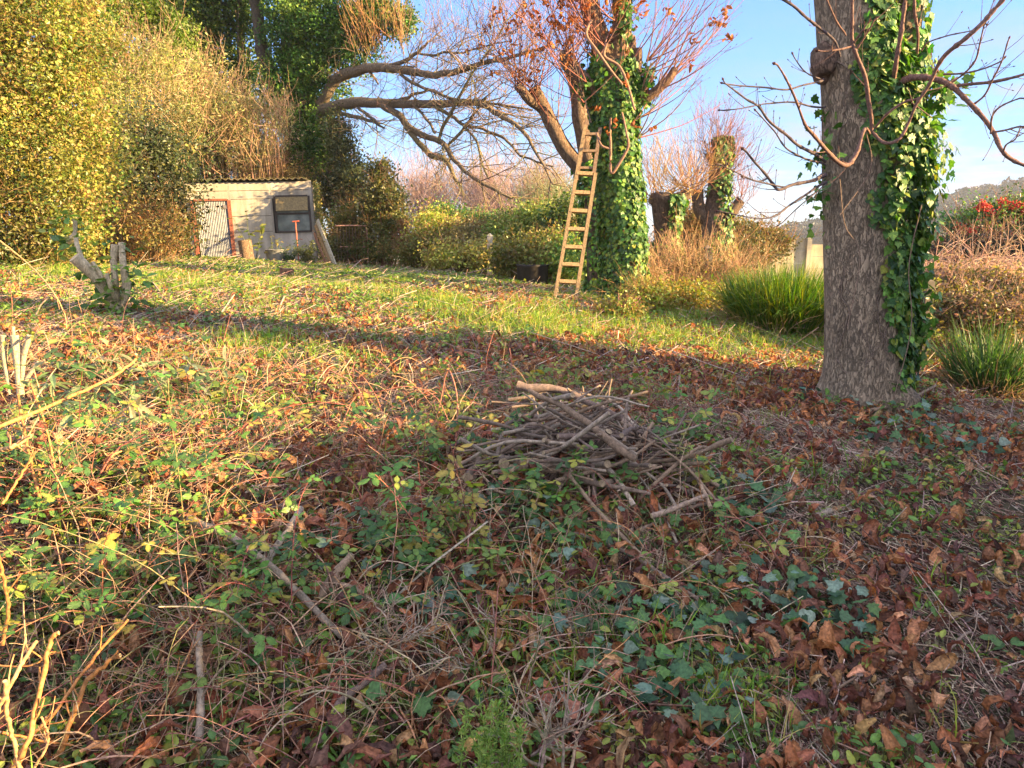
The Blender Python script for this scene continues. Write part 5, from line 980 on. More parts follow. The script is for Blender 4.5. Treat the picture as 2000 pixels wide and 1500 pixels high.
# sedge clumps
def sedge(label, px, py, Y, n, h, spread, w_, pal, lean, dry):
    b0 = P(px, py, Y); b0[2] = H(b0[0], b0[1]); t = thing('sedge_clump', label, 'grass', b0); B = Buf()
    a = rng.uniform(0, 2 * math.pi, n); r = rng.uniform(0, 1, n) ** .6; pos = b0 + np.c_[np.cos(a) * r * spread * .5, np.sin(a) * r * spread * .5, 0 * a]; od = np.c_[np.cos(a), np.sin(a), 0 * a] * (r * lean)[:, None]
    blades(B, pos, h * rng.uniform(.55, 1.1, n) * (1 - .18 * r), w_ * rng.uniform(.7, 1.3, n), jit(pal, n, .15), .12, od); B.build('blades', M_GRASS, t, b0)
    B = Buf(); m = dry; a = rng.uniform(0, 2 * math.pi, m); pos = b0 + np.c_[np.cos(a), np.sin(a), 0 * a] * rng.uniform(.1, .6, m)[:, None] * spread; od = np.c_[np.cos(a), np.sin(a), 0 * a] * rng.uniform(.5, 1.8, m)[:, None]; pos[:, 2] = H(pos[:, 0], pos[:, 1])
    blades(B, pos, h * rng.uniform(.3, .8, m), w_ * .8, jit([[.34, .24, .12], [.26, .17, .09], [.2, .13, .08]], m, .15), .3, od); B.build('dead_blades', M_DEAD, t, b0)
sedge('big rounded sedge clump with glowing yellow green tips', 1522, 640, 8.6, 4600, .82, 1.0, .013, [[.08, .16, .02], [.12, .20, .025], [.05, .12, .02], [.22, .24, .03]], .32, 420)
sedge('thinner ragged sedge clump with broken straw coloured blades at the edge of the garden', 1935, 722, 6.3, 620, .78, .50, .012, [[.06, .12, .03], [.10, .16, .04], [.05, .10, .03]], .45, 420)

# ================================================================== GROUND COVER
def polar(n, r0, r1, pw=1.6, th=39):
    u = rng.uniform(0, 1, n); e = 2 - pw; r = (r0 ** e + u * (r1 ** e - r0 ** e)) ** (1 / e); a = np.radians(rng.uniform(-th, th, n))
    x, y = r * np.sin(a), r * np.cos(a); return x, y
def open_ground(x, y):
    """1 where walking ground is, 0 under hedges and trunks"""
    k = (y < 19.5) & ~((x < -4.6) & (y > 11.5) & (x < -8.2)) & (np.hypot(x - 2.55, y - 5.4) > .3) & (np.hypot(x - 1.35, y - 9.1) > .3)
    return k & (x < 5.6)
def blob(x, y, c, rx, ry): return np.exp(-((x - c[0]) / rx) ** 2 - ((y - c[1]) / ry) ** 2)
def grassiness(x, y):
    g = .95 * np.clip(1.2 - np.abs((y - 7.5 - .12 * x) / 1.6), 0, 1) * sstep(-1.8, .4, x) * (x < 4.4)
    g += .7 * sstep(10.5, 13, y) + .45 * sstep(7.5, 10, y) + .30 * sstep(-.5, -4, x) * sstep(4, 7, y)
    g += .60 * noise2(x, y, 1.0, 91) + .45 * noise2(x, y, 2.9, 92) - .24
    g -= .30 * (x > .8) * (y < 6)
    g -= .5 * blob(x, y, (2.2, 6.2), .9, .6)
    return g
def place(n, r0, r1, pw=1.6, prob=None, th=39):
    x, y = polar(n, r0, r1, pw, th); k = open_ground(x, y)
    if prob is not None: k &= rng.uniform(0, 1, n) < prob(x, y)
    x, y = x[k], y[k]; return np.c_[x, y, H(x, y)]
def gnormal(p):
    e = .04; hx = H(p[:, 0] + e, p[:, 1]) - H(p[:, 0] - e, p[:, 1]); hy = H(p[:, 0], p[:, 1] + e) - H(p[:, 0], p[:, 1] - e)
    return nrm(np.c_[-hx / (2 * e), -hy / (2 * e), np.ones(len(p))])

# --- brown leaf litter
def litter():
    dr = lambda x, y: .35 + .65 * sstep(-.35, .25, noise2(x, y, 1.9, 78) + .5 * noise2(x, y, 5, 79))
    pr = lambda x, y: dr(x, y) * np.clip(.95 - .30 * sstep(-.3, -1.5, x) * sstep(4, 6, y) - .75 * sstep(.1, .8, grassiness(x, y)) - .35 * (noise2(x, y, 1.4, 77) > .35) - .5 * sstep(12, 16, y), .04, 1) * np.where((x > .9) & (y < 5), .62, 1)
    B = Buf()
    p = place(27000, 1.25, 6.5, 1.45, pr); m = len(p); kk = rng.integers(0, len(CURLS), m); nr = gnormal(p) + .42 * rng.standard_normal((m, 3))
    sz = .035 + .115 * rng.uniform(0, 1, m) ** 1.6; p[:, 2] += rng.uniform(-.006, .03, m); cc = jit(DEADC, m, .22, .08); pale = rng.uniform(0, 1, m) < .06; cc[pale] = jit([[.40, .24, .13]], pale.sum(), .2)
    bb = basis(nr); wd = rng.uniform(.6, 1.15, m)
    for q in range(len(CURLS)): s_ = kk == q; scat(B, CURLS[q], p[s_] - bb[s_][:, 1] * sz[s_, None] * .5, bb[s_], np.c_[sz * wd, sz, sz][s_], cc[s_])
    p = place(2600, 1.3, 4.2, 1.3, lambda x, y: np.clip(.35 + 1.5 * noise2(x, y, 1.6, 81), .08, 1) * (x > -1)); m = len(p); kk = rng.integers(0, len(CURLS), m); nr = gnormal(p) + .22 * rng.standard_normal((m, 3)); sz = rng.uniform(.10, .17, m); p[:, 2] += rng.uniform(.0, .03, m); bb = basis(nr); wd = rng.uniform(.7, 1.2, m); cc = jit([[.30, .12, .055], [.22, .085, .045], [.38, .18, .08], [.16, .07, .045]], m, .18)
    for q in range(len(CURLS)): s_ = kk == q; scat(B, CURLS[q], p[s_] - bb[s_][:, 1] * sz[s_, None] * .5, bb[s_], np.c_[sz * wd, sz, sz][s_], cc[s_])
    p = place(60000, 5.2, 20, 1.3, pr, 40); m = len(p); kk = rng.integers(0, len(CURLS_LO), m); nr = gnormal(p) + .55 * rng.standard_normal((m, 3)); sz = rng.uniform(.035, .115, m); p[:, 2] += rng.uniform(-.005, .02, m)
    cc = jit(np.array([[.36, .13, .05], [.42, .18, .07], [.26, .10, .05], [.46, .24, .10], [.20, .085, .045]]), m, .22, .06); bb = basis(nr)
    for q in range(len(CURLS_LO)): s_ = kk == q; scat(B, CURLS_LO[q], p[s_] - bb[s_][:, 1] * sz[s_, None] * .5, bb[s_], sz[s_], cc[s_])
    tag(B.build('leaf_litter', M_DEAD), 'curled brown horse chestnut leaves lying all over the ground', 'leaf litter', kind='stuff')
litter()
# --- crumbs, leaf fragments and soil clods
def crumbs():
    B = Buf(); p = place(230000, 1.2, 14, 1.6, lambda x, y: .35 + .65 * (noise2(x, y, 2.2, 31) > -.3)); m = len(p); p[:, 2] += rng.uniform(0, .012, m)
    scat(B, T_D, p, basis(gnormal(p) + .7 * rng.standard_normal((m, 3))), np.exp(rng.normal(-4.15, .5, m)), jit([[.16, .07, .045], [.10, .05, .035], [.24, .14, .09], [.30, .22, .16], [.07, .09, .035], [.18, .15, .10], [.07, .04, .03]], m, .3))
    tag(B.build('leaf_fragments', M_DEAD), 'crumbled bits of dead leaf and bark strewn over the soil', 'debris', kind='stuff')
    B = Buf(); p = place(150000, 1.2, 18, 1.3, lambda x, y: .4 + .6 * (noise2(x, y, 1.3, 33) > -.2) - .3 * sstep(.2, .8, grassiness(x, y))); m = len(p)
    a = rng.uniform(0, math.pi, m) * .6 + .9 + .5 * rng.standard_normal(m); L = np.exp(rng.normal(-2.2, .55, m)) * (1 + .06 * p[:, 1]); d = np.c_[np.cos(a), np.sin(a), .16 * rng.standard_normal(m)]; mid = p + d * L[:, None] * .5 + [0, 0, .006] + rng.normal(0, .008, (m, 3)); e = p + d * L[:, None]
    for q in (p, mid, e): q[:, 2] = np.maximum(q[:, 2], H(q[:, 0], q[:, 1])) + .006
    tube(B, np.stack([p, mid, e], 1), np.tile((np.exp(rng.normal(-6.5, .4, m)) * (1 + .09 * p[:, 1]))[:, None], (1, 3)), 3, jit([[.36, .27, .20], [.44, .33, .24], [.28, .17, .13], [.50, .39, .28], [.20, .12, .09]], m, .2))
    tag(B.build('dry_stalks', M_TWIG), 'dry grass stalks and thin twigs matted over the ground', 'stalks', kind='stuff')
crumbs()
# --- grass
def grass():
    B = Buf(); q = place(42000, 2.0, 19, 1.1, lambda x, y: np.clip(grassiness(x, y) * .95, .0, 1) + .015)
    per = 10; i = np.repeat(np.arange(len(q)), per); p = q[i] + rng.normal(0, .035, (len(i), 3)); p[:, 2] = H(p[:, 0], p[:, 1]) - .004; m = len(p); h = (rng.uniform(.06, .19, len(q)) * (1 - .55 * sstep(9, 13, q[:, 1])))[i] * rng.uniform(.5, 1.2, m)
    blades(B, p, h, .0055 + .002 * rng.uniform(-1, 1, m), jit([[.14, .26, .03], [.20, .32, .035], [.28, .34, .05], [.40, .34, .10]], m, .18), .45)
    tag(B.build('grass', M_GRASS), 'patchy bright green grass in thin tufts among the fallen leaves', 'grass', kind='stuff')
grass()
# --- low green weeds and seedlings
def weeds():
    B = Buf(); S_ = Buf()
    def pr(x, y):
        v = .26 + .25 * sstep(-.4, -1.5, x) * sstep(4, 6.5, y) + .5 * np.clip(grassiness(x, y), 0, 1) + .12 * sstep(-.2, -1.2, x) * sstep(4.5, 2.2, y) + .25 * (noise2(x, y, 1.7, 93) > .15) - .22 * (x > .9) * (y < 6.2)
        return np.clip(v, .05, 1) * .8
    q = place(30000, 1.3, 19.5, 1.3, pr); per = 8; i = np.repeat(np.arange(len(q)), per); hh = rng.uniform(.02, .10, len(q)); far = sstep(6, 12, q[:, 1]); hh = hh * (1 - .2 * far)
    off = rng.normal(0, .032, (len(i), 3)) * (1 + .8 * far[i])[:, None]; p = q[i] + off; p[:, 2] = H(p[:, 0], p[:, 1]) + hh[i] * rng.uniform(.35, 1, len(i)); m = len(p)
    ty = rng.integers(0, 4, len(q))[i]; pal = np.array([[.12, .23, .04], [.18, .29, .05], [.30, .34, .06], [.09, .18, .045]]); cc = np.clip(pal[rng.integers(0, 4, len(q))[i]] * (1 + .2 * rng.standard_normal((m, 1))), .01, .8)
    s_ = ty < 2; al = np.c_[off[:, :2], -.01 * np.ones(m)] + .02 * rng.standard_normal((m, 3)); nb = basis(np.array([0, 0, 1.]) + .45 * rng.standard_normal((m, 3)), along=al); sz = rng.uniform(.018, .045, m) * (1 + .5 * far[i])
    scat(B, T_O, p[s_], nb[s_], sz[s_], cc[s_]); s_ = ty == 2; scat(B, T_BRAM, p[s_], nb[s_], sz[s_] * 1.3, cc[s_]); s_ = ty == 3; scat(B, T_D, p[s_], nb[s_], np.c_[sz, sz, sz][s_], cc[s_])
    near = q[i][:, 1] < 7; st = q[i][near]; tube(B, np.stack([st, p[near]], 1), .0011, 3, (.16, .18, .06))
    tag(B.build('weeds', M_LEAF), 'small green weeds and seedlings sprouting through the litter', 'weeds', kind='stuff')
weeds()
# --- creeping ivy on the ground
IVYZ = [(1180, 1080, .38, .25), (1300, 1180, .35, .25), (1400, 1050, .35, .3), (1100, 1250, .3, .2), (1460, 1000, .3, .25), (1000, 1180, .25, .2), (1330, 1350, .25, .15), (1780, 850, .45, .35), (1700, 800, .3, .2), (520, 1380, .2, .12), (1500, 1230, .3, .2), (1000, 1400, .2, .12), (700, 1120, .2, .15), (1860, 860, .3, .3), (900, 1020, .2, .2)]
def ground_ivy():
    Z_ = [(G(a, b), rx, ry) for a, b, rx, ry in IVYZ]
    def pr(x, y):
        v = sum(blob(x, y, c, rx, ry) for c, rx, ry in Z_); return np.clip(v * .55 + .75 * noise2(x, y, 3.4, 44) * (v > .1) - .12, 0, .6)
    B = Buf(); p = place(22000, 1.3, 7.5, 1.5, pr); m = len(p); u = rng.uniform(0, 1, m); p[:, 2] += .015 + .085 * u
    al = rnd_unit(m) * [1, 1, .2] + [0, -.4, -.3]; c = jit([[.05, .11, .045], [.07, .15, .05], [.04, .09, .04], [.10, .20, .05], [.14, .20, .14]], m, .2)
    h = np.arange(m) % 3 > 0; bb = basis(np.array([0, -.3, 1.]) + .42 * rng.standard_normal((m, 3)), along=al); sz = rng.uniform(.025, .075, m)
    scat(B, T_IVY, p[h], bb[h], sz[h], c[h]); scat(B, T_IVY2, p[~h], bb[~h], sz[~h], c[~h])
    n = 260; st = p[rng.integers(0, m, n)]; q = shoots(st, rnd_unit(n) * [1, 1, .1], rng.uniform(.2, .6, n), 0, .6, 8); q[:, :, 2] = H(q[:, :, 0], q[:, :, 1]) + .02; tube(B, q, .0018, 4, (.18, .12, .08))
    tag(B.build('ground_ivy', M_IVY), 'dark lobed ivy creeping over the ground below the brush pile and around the near trunk', 'ivy', kind='stuff')
ground_ivy()
# --- brambles
BRC = np.array([[.09, .20, .035], [.13, .25, .045], [.07, .15, .035], [.22, .28, .05], [.32, .28, .05], [.06, .12, .035]])
def bramble(SB, LB, base, n, L, size, spread=.7, up0=.8, droop=1.4, dens=26, col=BRC, redstem=.5, r0=.0022):
    st = base + rng.normal(0, .05, (n, 3)) * [1, 1, 0]; st[:, 2] = H(st[:, 0], st[:, 1]); K = 12
    q = shoots(st, np.array([0, 0, up0]) + spread * rng.standard_normal((n, 3)) * [1, 1, .2], L * rng.uniform(.5, 1.2, n), -droop, .35, K)
    gz = H(q[:, :, 0], q[:, :, 1]) + .012; q[:, :, 2] = np.maximum(q[:, :, 2], gz)
    c = jit([[.26, .09, .07], [.34, .14, .09]] if rng.uniform() < redstem else [[.22, .2, .08], [.2, .14, .09]], n, .15); tube(SB, q, np.linspace(1, .5, K) * r0, 4, c)
    m = int(n * L * dens); i = rng.integers(0, n, m); t = rng.uniform(.15, 1, m) * (K - 1); a = np.minimum(t.astype(int), K - 2); f = (t - a)[:, None]; p = q[i, a] * (1 - f) + q[i, a + 1] * f
    d = nrm(rnd_unit(m) * [1, 1, .3] + [0, 0, .45]); pl = rng.uniform(.015, .05, m); e = p + d * pl[:, None]; tube(SB, np.stack([p, e], 1), .0009, 3, c[i])
    cl = jit(col, m, .16, .05); s0 = size * rng.uniform(.45, 1.15, m); nb = np.array([0, -.15, 1.]) + .38 * rng.standard_normal((m, 3))
    for rot in (0, 1.5, -1.5):
        dh = nrm(d * [1, 1, .0] + 1e-6); al = np.c_[dh[:, 0] * math.cos(rot) - dh[:, 1] * math.sin(rot), dh[:, 0] * math.sin(rot) + dh[:, 1] * math.cos(rot), -.15 * np.ones(m)]
        scat(LB, T_BRAM, e + al * (s0 * (.32 if rot == 0 else .04))[:, None], basis(nb + .12 * rng.standard_normal((m, 3)), along=al), s0 * (1 if rot == 0 else .82), cl)
def brambles():
    # mats: too many stems to count
    SB, LB = Buf(), Buf(); spots = []
    for (a, b, s_, n) in [(120, 1050, .45, 26), (300, 1060, .4, 22), (60, 1200, .3, 20), (230, 1180, .3, 20), (420, 1130, .3, 14), (60, 940, .45, 16), (200, 920, .5, 16), (330, 960, .5, 16), (430, 980, .4, 12), (100, 1330, .2, 10), (330, 1300, .25, 12), (480, 1230, .25, 10), (60, 850, .5, 12), (420, 850, .7, 12), (300, 820, .6, 10)]:
        c = G(a, b)
        for _ in range(int(n * .62)): spots.append(c + [rng.normal(0, s_ * .5), rng.normal(0, s_ * .5), 0])
    for c in spots: bramble(SB, LB, c, 1, rng.uniform(.35, .85), .042, up0=1.1, droop=1.8, dens=14)
    tag(SB.build('bramble_stems', M_TWIG), 'thin red and green bramble stems matted at the near edge of the garden', 'brambles', kind='stuff')
    tag(LB.build('bramble_carpet', M_LEAF), 'carpet of toothed green bramble leaves at the near edge of the garden', 'brambles', kind='stuff')
    # separate plants
    B = Buf(); zs = [(100, 900, .8, 60), (250, 950, .8, 60), (150, 1150, .5, 50), (350, 1150, .5, 50), (300, 1350, .4, 50), (500, 1300, .4, 40), (560, 860, .9, 60), (700, 900, .6, 40), (1000, 800, .6, 60), (1250, 800, .5, 50), (850, 1000, .5, 50), (950, 1150, .5, 40), (1300, 1050, .5, 50), (700, 1350, .4, 50), (1000, 1350, .4, 50), (60, 750, 1.0, 70), (350, 760, 1.0, 70), (650, 760, 1., 50)]
    st = np.concatenate([G(a, b) + rng.normal(0, 1, (n * 4, 3)) * [s_ * .5, s_ * .5, 0] for a, b, s_, n in zs]); st[:, 2] = H(st[:, 0], st[:, 1]); n = len(st)
    q = shoots(st, np.array([0, 0, .7]) + .8 * rng.standard_normal((n, 3)) * [1, 1, .5], rng.uniform(.08, .5, n), -1.6, .5, 9); gz = H(q[:, :, 0], q[:, :, 1]) + .008; q[:, :, 2] = np.maximum(q[:, :, 2], gz)
    tube(B, q, np.linspace(1, .6, 9)[None] * np.exp(rng.normal(-6.3, .35, n))[:, None], 4, jit([[.42, .30, .20], [.34, .20, .13], [.44, .22, .11], [.30, .12, .09], [.24, .22, .10]], n, .15))
    s1, i1 = sides_of(q, 1.2, .10, .9, .3, .95, 0, .4, 4); tube(B, s1, .0010, 3, (.38, .26, .17))
    tag(B.build('dead_stems', M_TWIG), 'tangle of dry arching stems standing in the near brambles', 'stems', kind='stuff')
    PL = [(800, 1110, 7, .42, 'leafy bramble plant just below the brush pile, greenest of the nearby plants'), (840, 940, 8, .45, 'bright green bramble plant at the brush pile edge where the sunlight stops'), (960, 1120, 6, .40, 'upright bramble with pale yellow green leaves in front of the crossed sticks'), (1010, 1030, 5, .42, 'slender bramble growing up through the front of the brush pile'), (730, 1240, 4, .25, 'small bramble beside the thick fallen grey branch'), (880, 1120, 5, .3, 'low bramble on dead leaves between two taller brambles'), (1330, 860, 7, .36, 'bramble patch climbing the far end of the brush pile'), (1250, 800, 7, .32, 'sunlit yellow leaved bramble behind the brush pile'), (1060, 790, 7, .34, 'yellowing bramble rising behind the big peeled stick'), (930, 830, 6, .34, 'red stemmed bramble with few golden leaves behind the brush pile'), (1430, 1080, 4, .25, 'sprig of bramble among the glossy ground ivy'), (560, 1180, 4, .25, 'small bright bramble tucked under the fallen grey branch'), (480, 1350, 4, .3, 'yellow spotted bramble sprig near the bottom edge'), (1140, 1200, 4, .22, 'tiny bramble seedling in front of the dead stem tuft'), (1090, 1010, 5, .40, 'bramble sprawling over the sticks at the front of the brush pile'), (1340, 960, 6, .36, 'bramble covering the far flank of the brush pile'), (990, 900, 5, .36, 'bramble threaded through the near left shoulder of the brush pile'), (1130, 800, 5, .3, 'yellow tinged bramble topping the brush pile'), (600, 880, 4, .35, 'sparse bramble with a single yellow leaf cluster in the open litter')]
    for a, b, n, L, lb in PL:
        c = G(a, b); t = thing('bramble_plant', lb, 'bramble', c, 'bramble plants near the brush pile'); SB, LB = Buf(), Buf()
        pal = np.array([[.24, .28, .05], [.34, .28, .06], [.14, .22, .04]]) if 'yellow' in lb or 'golden' in lb else BRC
        bramble(SB, LB, c, n, L, .052, .45, 1.0, .8, 24 if 'sparse' not in lb and 'few' not in lb else 8, pal); SB.build('stems', M_TWIG, t, c); LB.build('foliage', M_LEAF, t, c)
    # bare arching red canes
    CN = [([(640, 720, 4.6), (700, 760, 4.5), (720, 850, 4.2), (730, 900, 3.9)], 'arching bare red cane hooking over at its top'), ([(890, 870, 3.6), (893, 780, 3.7), (880, 728, 3.8), (870, 735, 3.85), (845, 830, 3.8), (780, 870, 3.9)], 'red cane bent like a hairpin beside the brush pile'), ([(650, 890, 4), (690, 780, 4.2), (740, 765, 4.2), (800, 755, 4.2), (850, 775, 4.2), (880, 830, 4.1)], 'low red cane arching across the open leaf litter'), ([(500, 745, 5.2), (560, 790, 4.8), (610, 830, 4.5), (650, 840, 4.4), (720, 845, 4.3), (800, 850, 4.2), (810, 860, 4.1)], 'long pale stem sweeping down to the right through the litter'), ([(620, 905, 3.9), (700, 905, 3.8), (760, 890, 3.7), (830, 893, 3.6), (890, 900, 3.5), (970, 905, 3.4)], 'long grey stem lying across in front of the brush pile'), ([(735, 700, 5.4), (790, 755, 4.9), (850, 815, 4.4), (870, 840, 4.2)], 'straight thin stem slanting down behind the red canes')]
    for pts, lb in CN:
        q = catmull([P(*a) for a in pts], 24); q[-1, 2] = H(q[-1, 0], q[-1, 1]); B = Buf(); tube(B, q, np.linspace(1, .6, 24) * .0045, 5, (.36, .15, .10) if 'red' in lb else (.34, .24, .17)); s2, _ = sides_of(q[None], 9, .14, .8, .1, .95, .3, .3, 5); tube(B, s2, .0015, 3, (.36, .16, .11)); tag(B.build('bramble_cane', M_TWIG, None, q[-1]), lb, 'cane')
brambles()

# ================================================================== BRUSH PILE
GREY = np.array([[.24, .17, .12], [.33, .26, .19], [.19, .13, .10], [.28, .19, .12], [.15, .11, .08]])
def stick(pts, r, label, group, col, cap=True, name='stick', knots=2, seg=16, taper=.6):
    q = catmull(pts, seg) if len(pts) > 1 else pts; B = Buf(); q[1:-1] += .35 * r * noise3(q[1:-1], 9, 3)[:, None]
    rr = r * np.linspace(1, taper, seg) * (1 + .12 * np.sin(np.arange(seg) * 2.3 + r * 900))
    tube(B, q, rr, 9, col, rough=.16, cap=cap, capcol=(.34, .25, .15))
    for _ in range(knots):
        k = rng.integers(2, seg - 2); d = nrm(rng.standard_normal(3)); d[2] = abs(d[2]); tube(B, np.array([q[k], q[k] + d * r * rng.uniform(1.5, 4)]), np.array([r * .45, r * .25]), 5, col, cap=True, capcol=(.45, .35, .22))
    return tag(B.build(name, M_BARK2, None, q[0]), label, name.replace('_', ' '), group)
def pile():
    gp = 'sticks heaped in the brush pile'; c = PILE
    for k in range(175):
        a = rng.uniform(0, 2 * math.pi); rr = rng.uniform(0, 1) ** .6 * (1 if rng.uniform() < .8 else 1.45); x = c[0] + .02 + .50 * rr * math.cos(a); y = c[1] + .32 * rr * math.sin(a); lay = rng.uniform(0, 1); z = H(x, y) + .02 + lay ** .8 * .30 * max(0, 1 - rr ** 2 * .85)
        yaw = rng.normal(0.0, .55) if rng.uniform() < .6 else rng.uniform(0, math.pi); pit = rng.normal(0, .34); L = rng.uniform(.22, .62); d = np.array([math.cos(yaw), math.sin(yaw), pit]) * L / 2; m = np.array([x, y, z])
        e0, e1 = m - d, m + d; e0[2] = max(e0[2], H(e0[0], e0[1]) + .01); e1[2] = max(e1[2], H(e1[0], e1[1]) + .01)
        stick([e0, (e0 + e1) / 2 + rng.normal(0, .045, 3), e1], math.exp(rng.normal(-4.85, .45)), 'thin grey brown stick heaped in the brush pile', gp, GREY[rng.integers(0, 5)] * rng.uniform(.8, 1.15), seg=9, knots=1)
    PR = [([(1010, 822, 3.95), (1065, 815, 3.75), (1120, 832, 3.65), (1165, 860, 3.55), (1200, 885, 3.45)], .0175, 'thickest pale stick with a peeled splintered tip across the pile top'),
          ([(1165, 790, 4.1), (1210, 815, 4.0), (1250, 845, 3.85), (1285, 868, 3.75)], .016, 'barkless stick sloping down the far right shoulder of the pile'),
          ([(975, 892, 3.4), (1030, 905, 3.35), (1080, 920, 3.3), (1116, 922, 3.3)], .017, 'thick stick with a split yellow end pointing across the pile front'),
          ([(1116, 918, 3.28), (1095, 945, 3.22), (1078, 990, 3.12)], .013, 'short stick bending down from the split yellow end'),
          ([(970, 885, 3.5), (1020, 872, 3.55), (1060, 860, 3.6), (1098, 848, 3.62)], .011, 'flat split piece of wood laid over the thick stick'),
          ([(1100, 938, 3.35), (1180, 925, 3.35), (1240, 915, 3.35), (1282, 912, 3.3)], .013, 'long straight stick with a broken tip lying low at the pile front'),
          ([(1160, 985, 3.15), (1160, 950, 3.22), (1158, 908, 3.3)], .011, 'short sawn stick standing upright at the front of the pile'),
          ([(1168, 895, 3.4), (1200, 930, 3.25), (1238, 988, 3.1)], .013, 'smooth stick leaning forward beside the upright one'),
          ([(1335, 880, 3.6), (1355, 920, 3.4), (1388, 992, 3.1)], .0105, 'dark stick running down the right flank of the pile'),
          ([(1272, 1008, 3.05), (1320, 992, 3.1), (1380, 968, 3.15)], .012, 'grey stick crossing the dark one near the ivy'),
          ([(935, 890, 3.5), (925, 930, 3.35), (912, 980, 3.2), (880, 1060, 2.95)], .018, 'thick grey log sloping down the left flank of the pile'),
          ([(952, 972, 3.2), (985, 1005, 3.1), (1015, 1035, 3.0)], .019, 'stubby thick log with a pale sawn end poking out low'),
          ([(906, 1040, 3.0), (960, 1040, 3.0), (1012, 1046, 2.98)], .010, 'dark level stick underneath the stubby log'),
          ([(1130, 870, 3.5), (1145, 890, 3.4), (1150, 950, 3.22), (1150, 980, 3.15)], .007, 'thin upright twig near the short sawn stick'),
          ([(1190, 780, 4.2), (1215, 800, 4.1), (1235, 825, 4.0), (1250, 835, 3.95)], .008, 'bent twig hooked over the top of the pile'),
          ([(1000, 795, 4.0), (1060, 788, 4.0), (1110, 786, 4.0)], .007, 'low pale twig lying along the back of the pile'),
          ([(1090, 900, 3.5), (1150, 888, 3.45), (1230, 885, 3.4)], .013, 'orange ended stick half hidden in the middle of the pile'),
          ([(1060, 845, 3.75), (1030, 835, 3.8), (960, 840, 3.85)], .013, 'thick stick end lying under the peeled one')]
    def PG(a):
        p = P(*a); g = H(p[0], p[1]) + .02
        if p[2] < g: p = G(a[0], a[1]) + [0, 0, .02]
        elif p[2] > g + .30: p = p + (G(a[0], a[1]) - p) * .45
        return p
    for pts, r, lb in PR: stick([PG(a) for a in pts], r * 1.05, lb, gp, GREY[rng.integers(0, 4)] * 1.5, seg=16, knots=1, taper=.8)
pile()

# ================================================================== FALLEN BRANCHES AND STUMPS
def lay(pts, lift=.015): return [G(a, b) + [0, 0, lift + (c[0] if c else 0)] for a, b, *c in pts]
for pts, r, lb in [
    ([(375, 1075, .10), (440, 1105, .10), (520, 1150, .09), (600, 1210, .06), (650, 1250, .03), (700, 1282)], .0145, 'long fallen grey branch slanting through the near brambles'),
    ([(590, 1040, .08), (565, 1075, .06), (535, 1115, .05), (515, 1160, .03), (470, 1215)], .014, 'pale thick stick crossing beneath the long fallen branch'),
    ([(612, 1150, .02), (680, 1175, .03), (740, 1205, .02), (775, 1225)], .011, 'lilac grey stick beyond the broken stump piece'),
    ([(610, 1205), (650, 1165, .05), (688, 1138, .08)], .019, 'broken splintered piece of wood with an orange edge'),
    ([(755, 1362, .09), (715, 1385, .07), (665, 1410, .05), (640, 1450, .03), (610, 1500)], .011, 'smooth tan branch with a sawn end near the bottom edge'),
    ([(1100, 1060, .03), (1170, 1085, .04), (1250, 1120, .04), (1340, 1180, .03), (1440, 1240, .01)], .0105, 'upper of two parallel sticks sloping away below the pile'),
    ([(1110, 975, .1), (1170, 1040, .07), (1240, 1100, .05), (1300, 1160, .03), (1400, 1250, .0)], .0095, 'lower dark stick running beside its paler twin below the pile'),
    ([(1440, 1240), (1455, 1265), (1465, 1300)], .010, 'short mossy stub at the end of the parallel sticks'),
    ([(1700, 815, .03), (1740, 805, .03), (1790, 790, .05), (1825, 775, .07)], .013, 'stick lying at the foot of the near trunk'),
    ([(1590, 1020, .01), (1620, 1008, .01)], .02, 'short grey log stub half buried in the litter'),
    ([(1730, 1290, .01), (1770, 1288, .01)], .010, 'small pale stick lying alone in the path'),
    ([(1620, 1370, .01), (1670, 1342, .02)], .005, 'straight bleached twig on the brown leaves'),
    ([(1730, 1115, .01), (1830, 1125, .01), (1960, 1200, .01)], .006, 'long pale stem trailing down the path'),
    ([(1910, 925, .01), (1975, 912, .01)], .009, 'flat pale stick at the far side of the path'),
    ([(1845, 1290, .01), (1880, 1262, .03), (1895, 1252, .02)], .006, 'crooked white twig on the path'),
    ([(1450, 1360, .0), (1400, 1350, .02), (1345, 1345, .03), (1330, 1375, .02)], .004, 'fine forked twig among curled leaves'),
    ([(390, 1470, .02), (398, 1400, .1), (400, 1330, .14)], .012, 'dark stick leaning in the near brambles'),
    ([(360, 1480, .02), (420, 1400, .10), (520, 1300, .1), (590, 1200, .08)], .0035, 'long straight pale stalk across the near brambles'),
    ([(270, 1130, .2), (360, 1280, .12), (430, 1400, .05)], .0035, 'thin white stalk falling toward the bottom edge')]:
    stick(lay(pts), r, lb, 'fallen sticks in the foreground', GREY[rng.integers(0, 4)], name='fallen_branch', seg=20, knots=2, taper=.75)

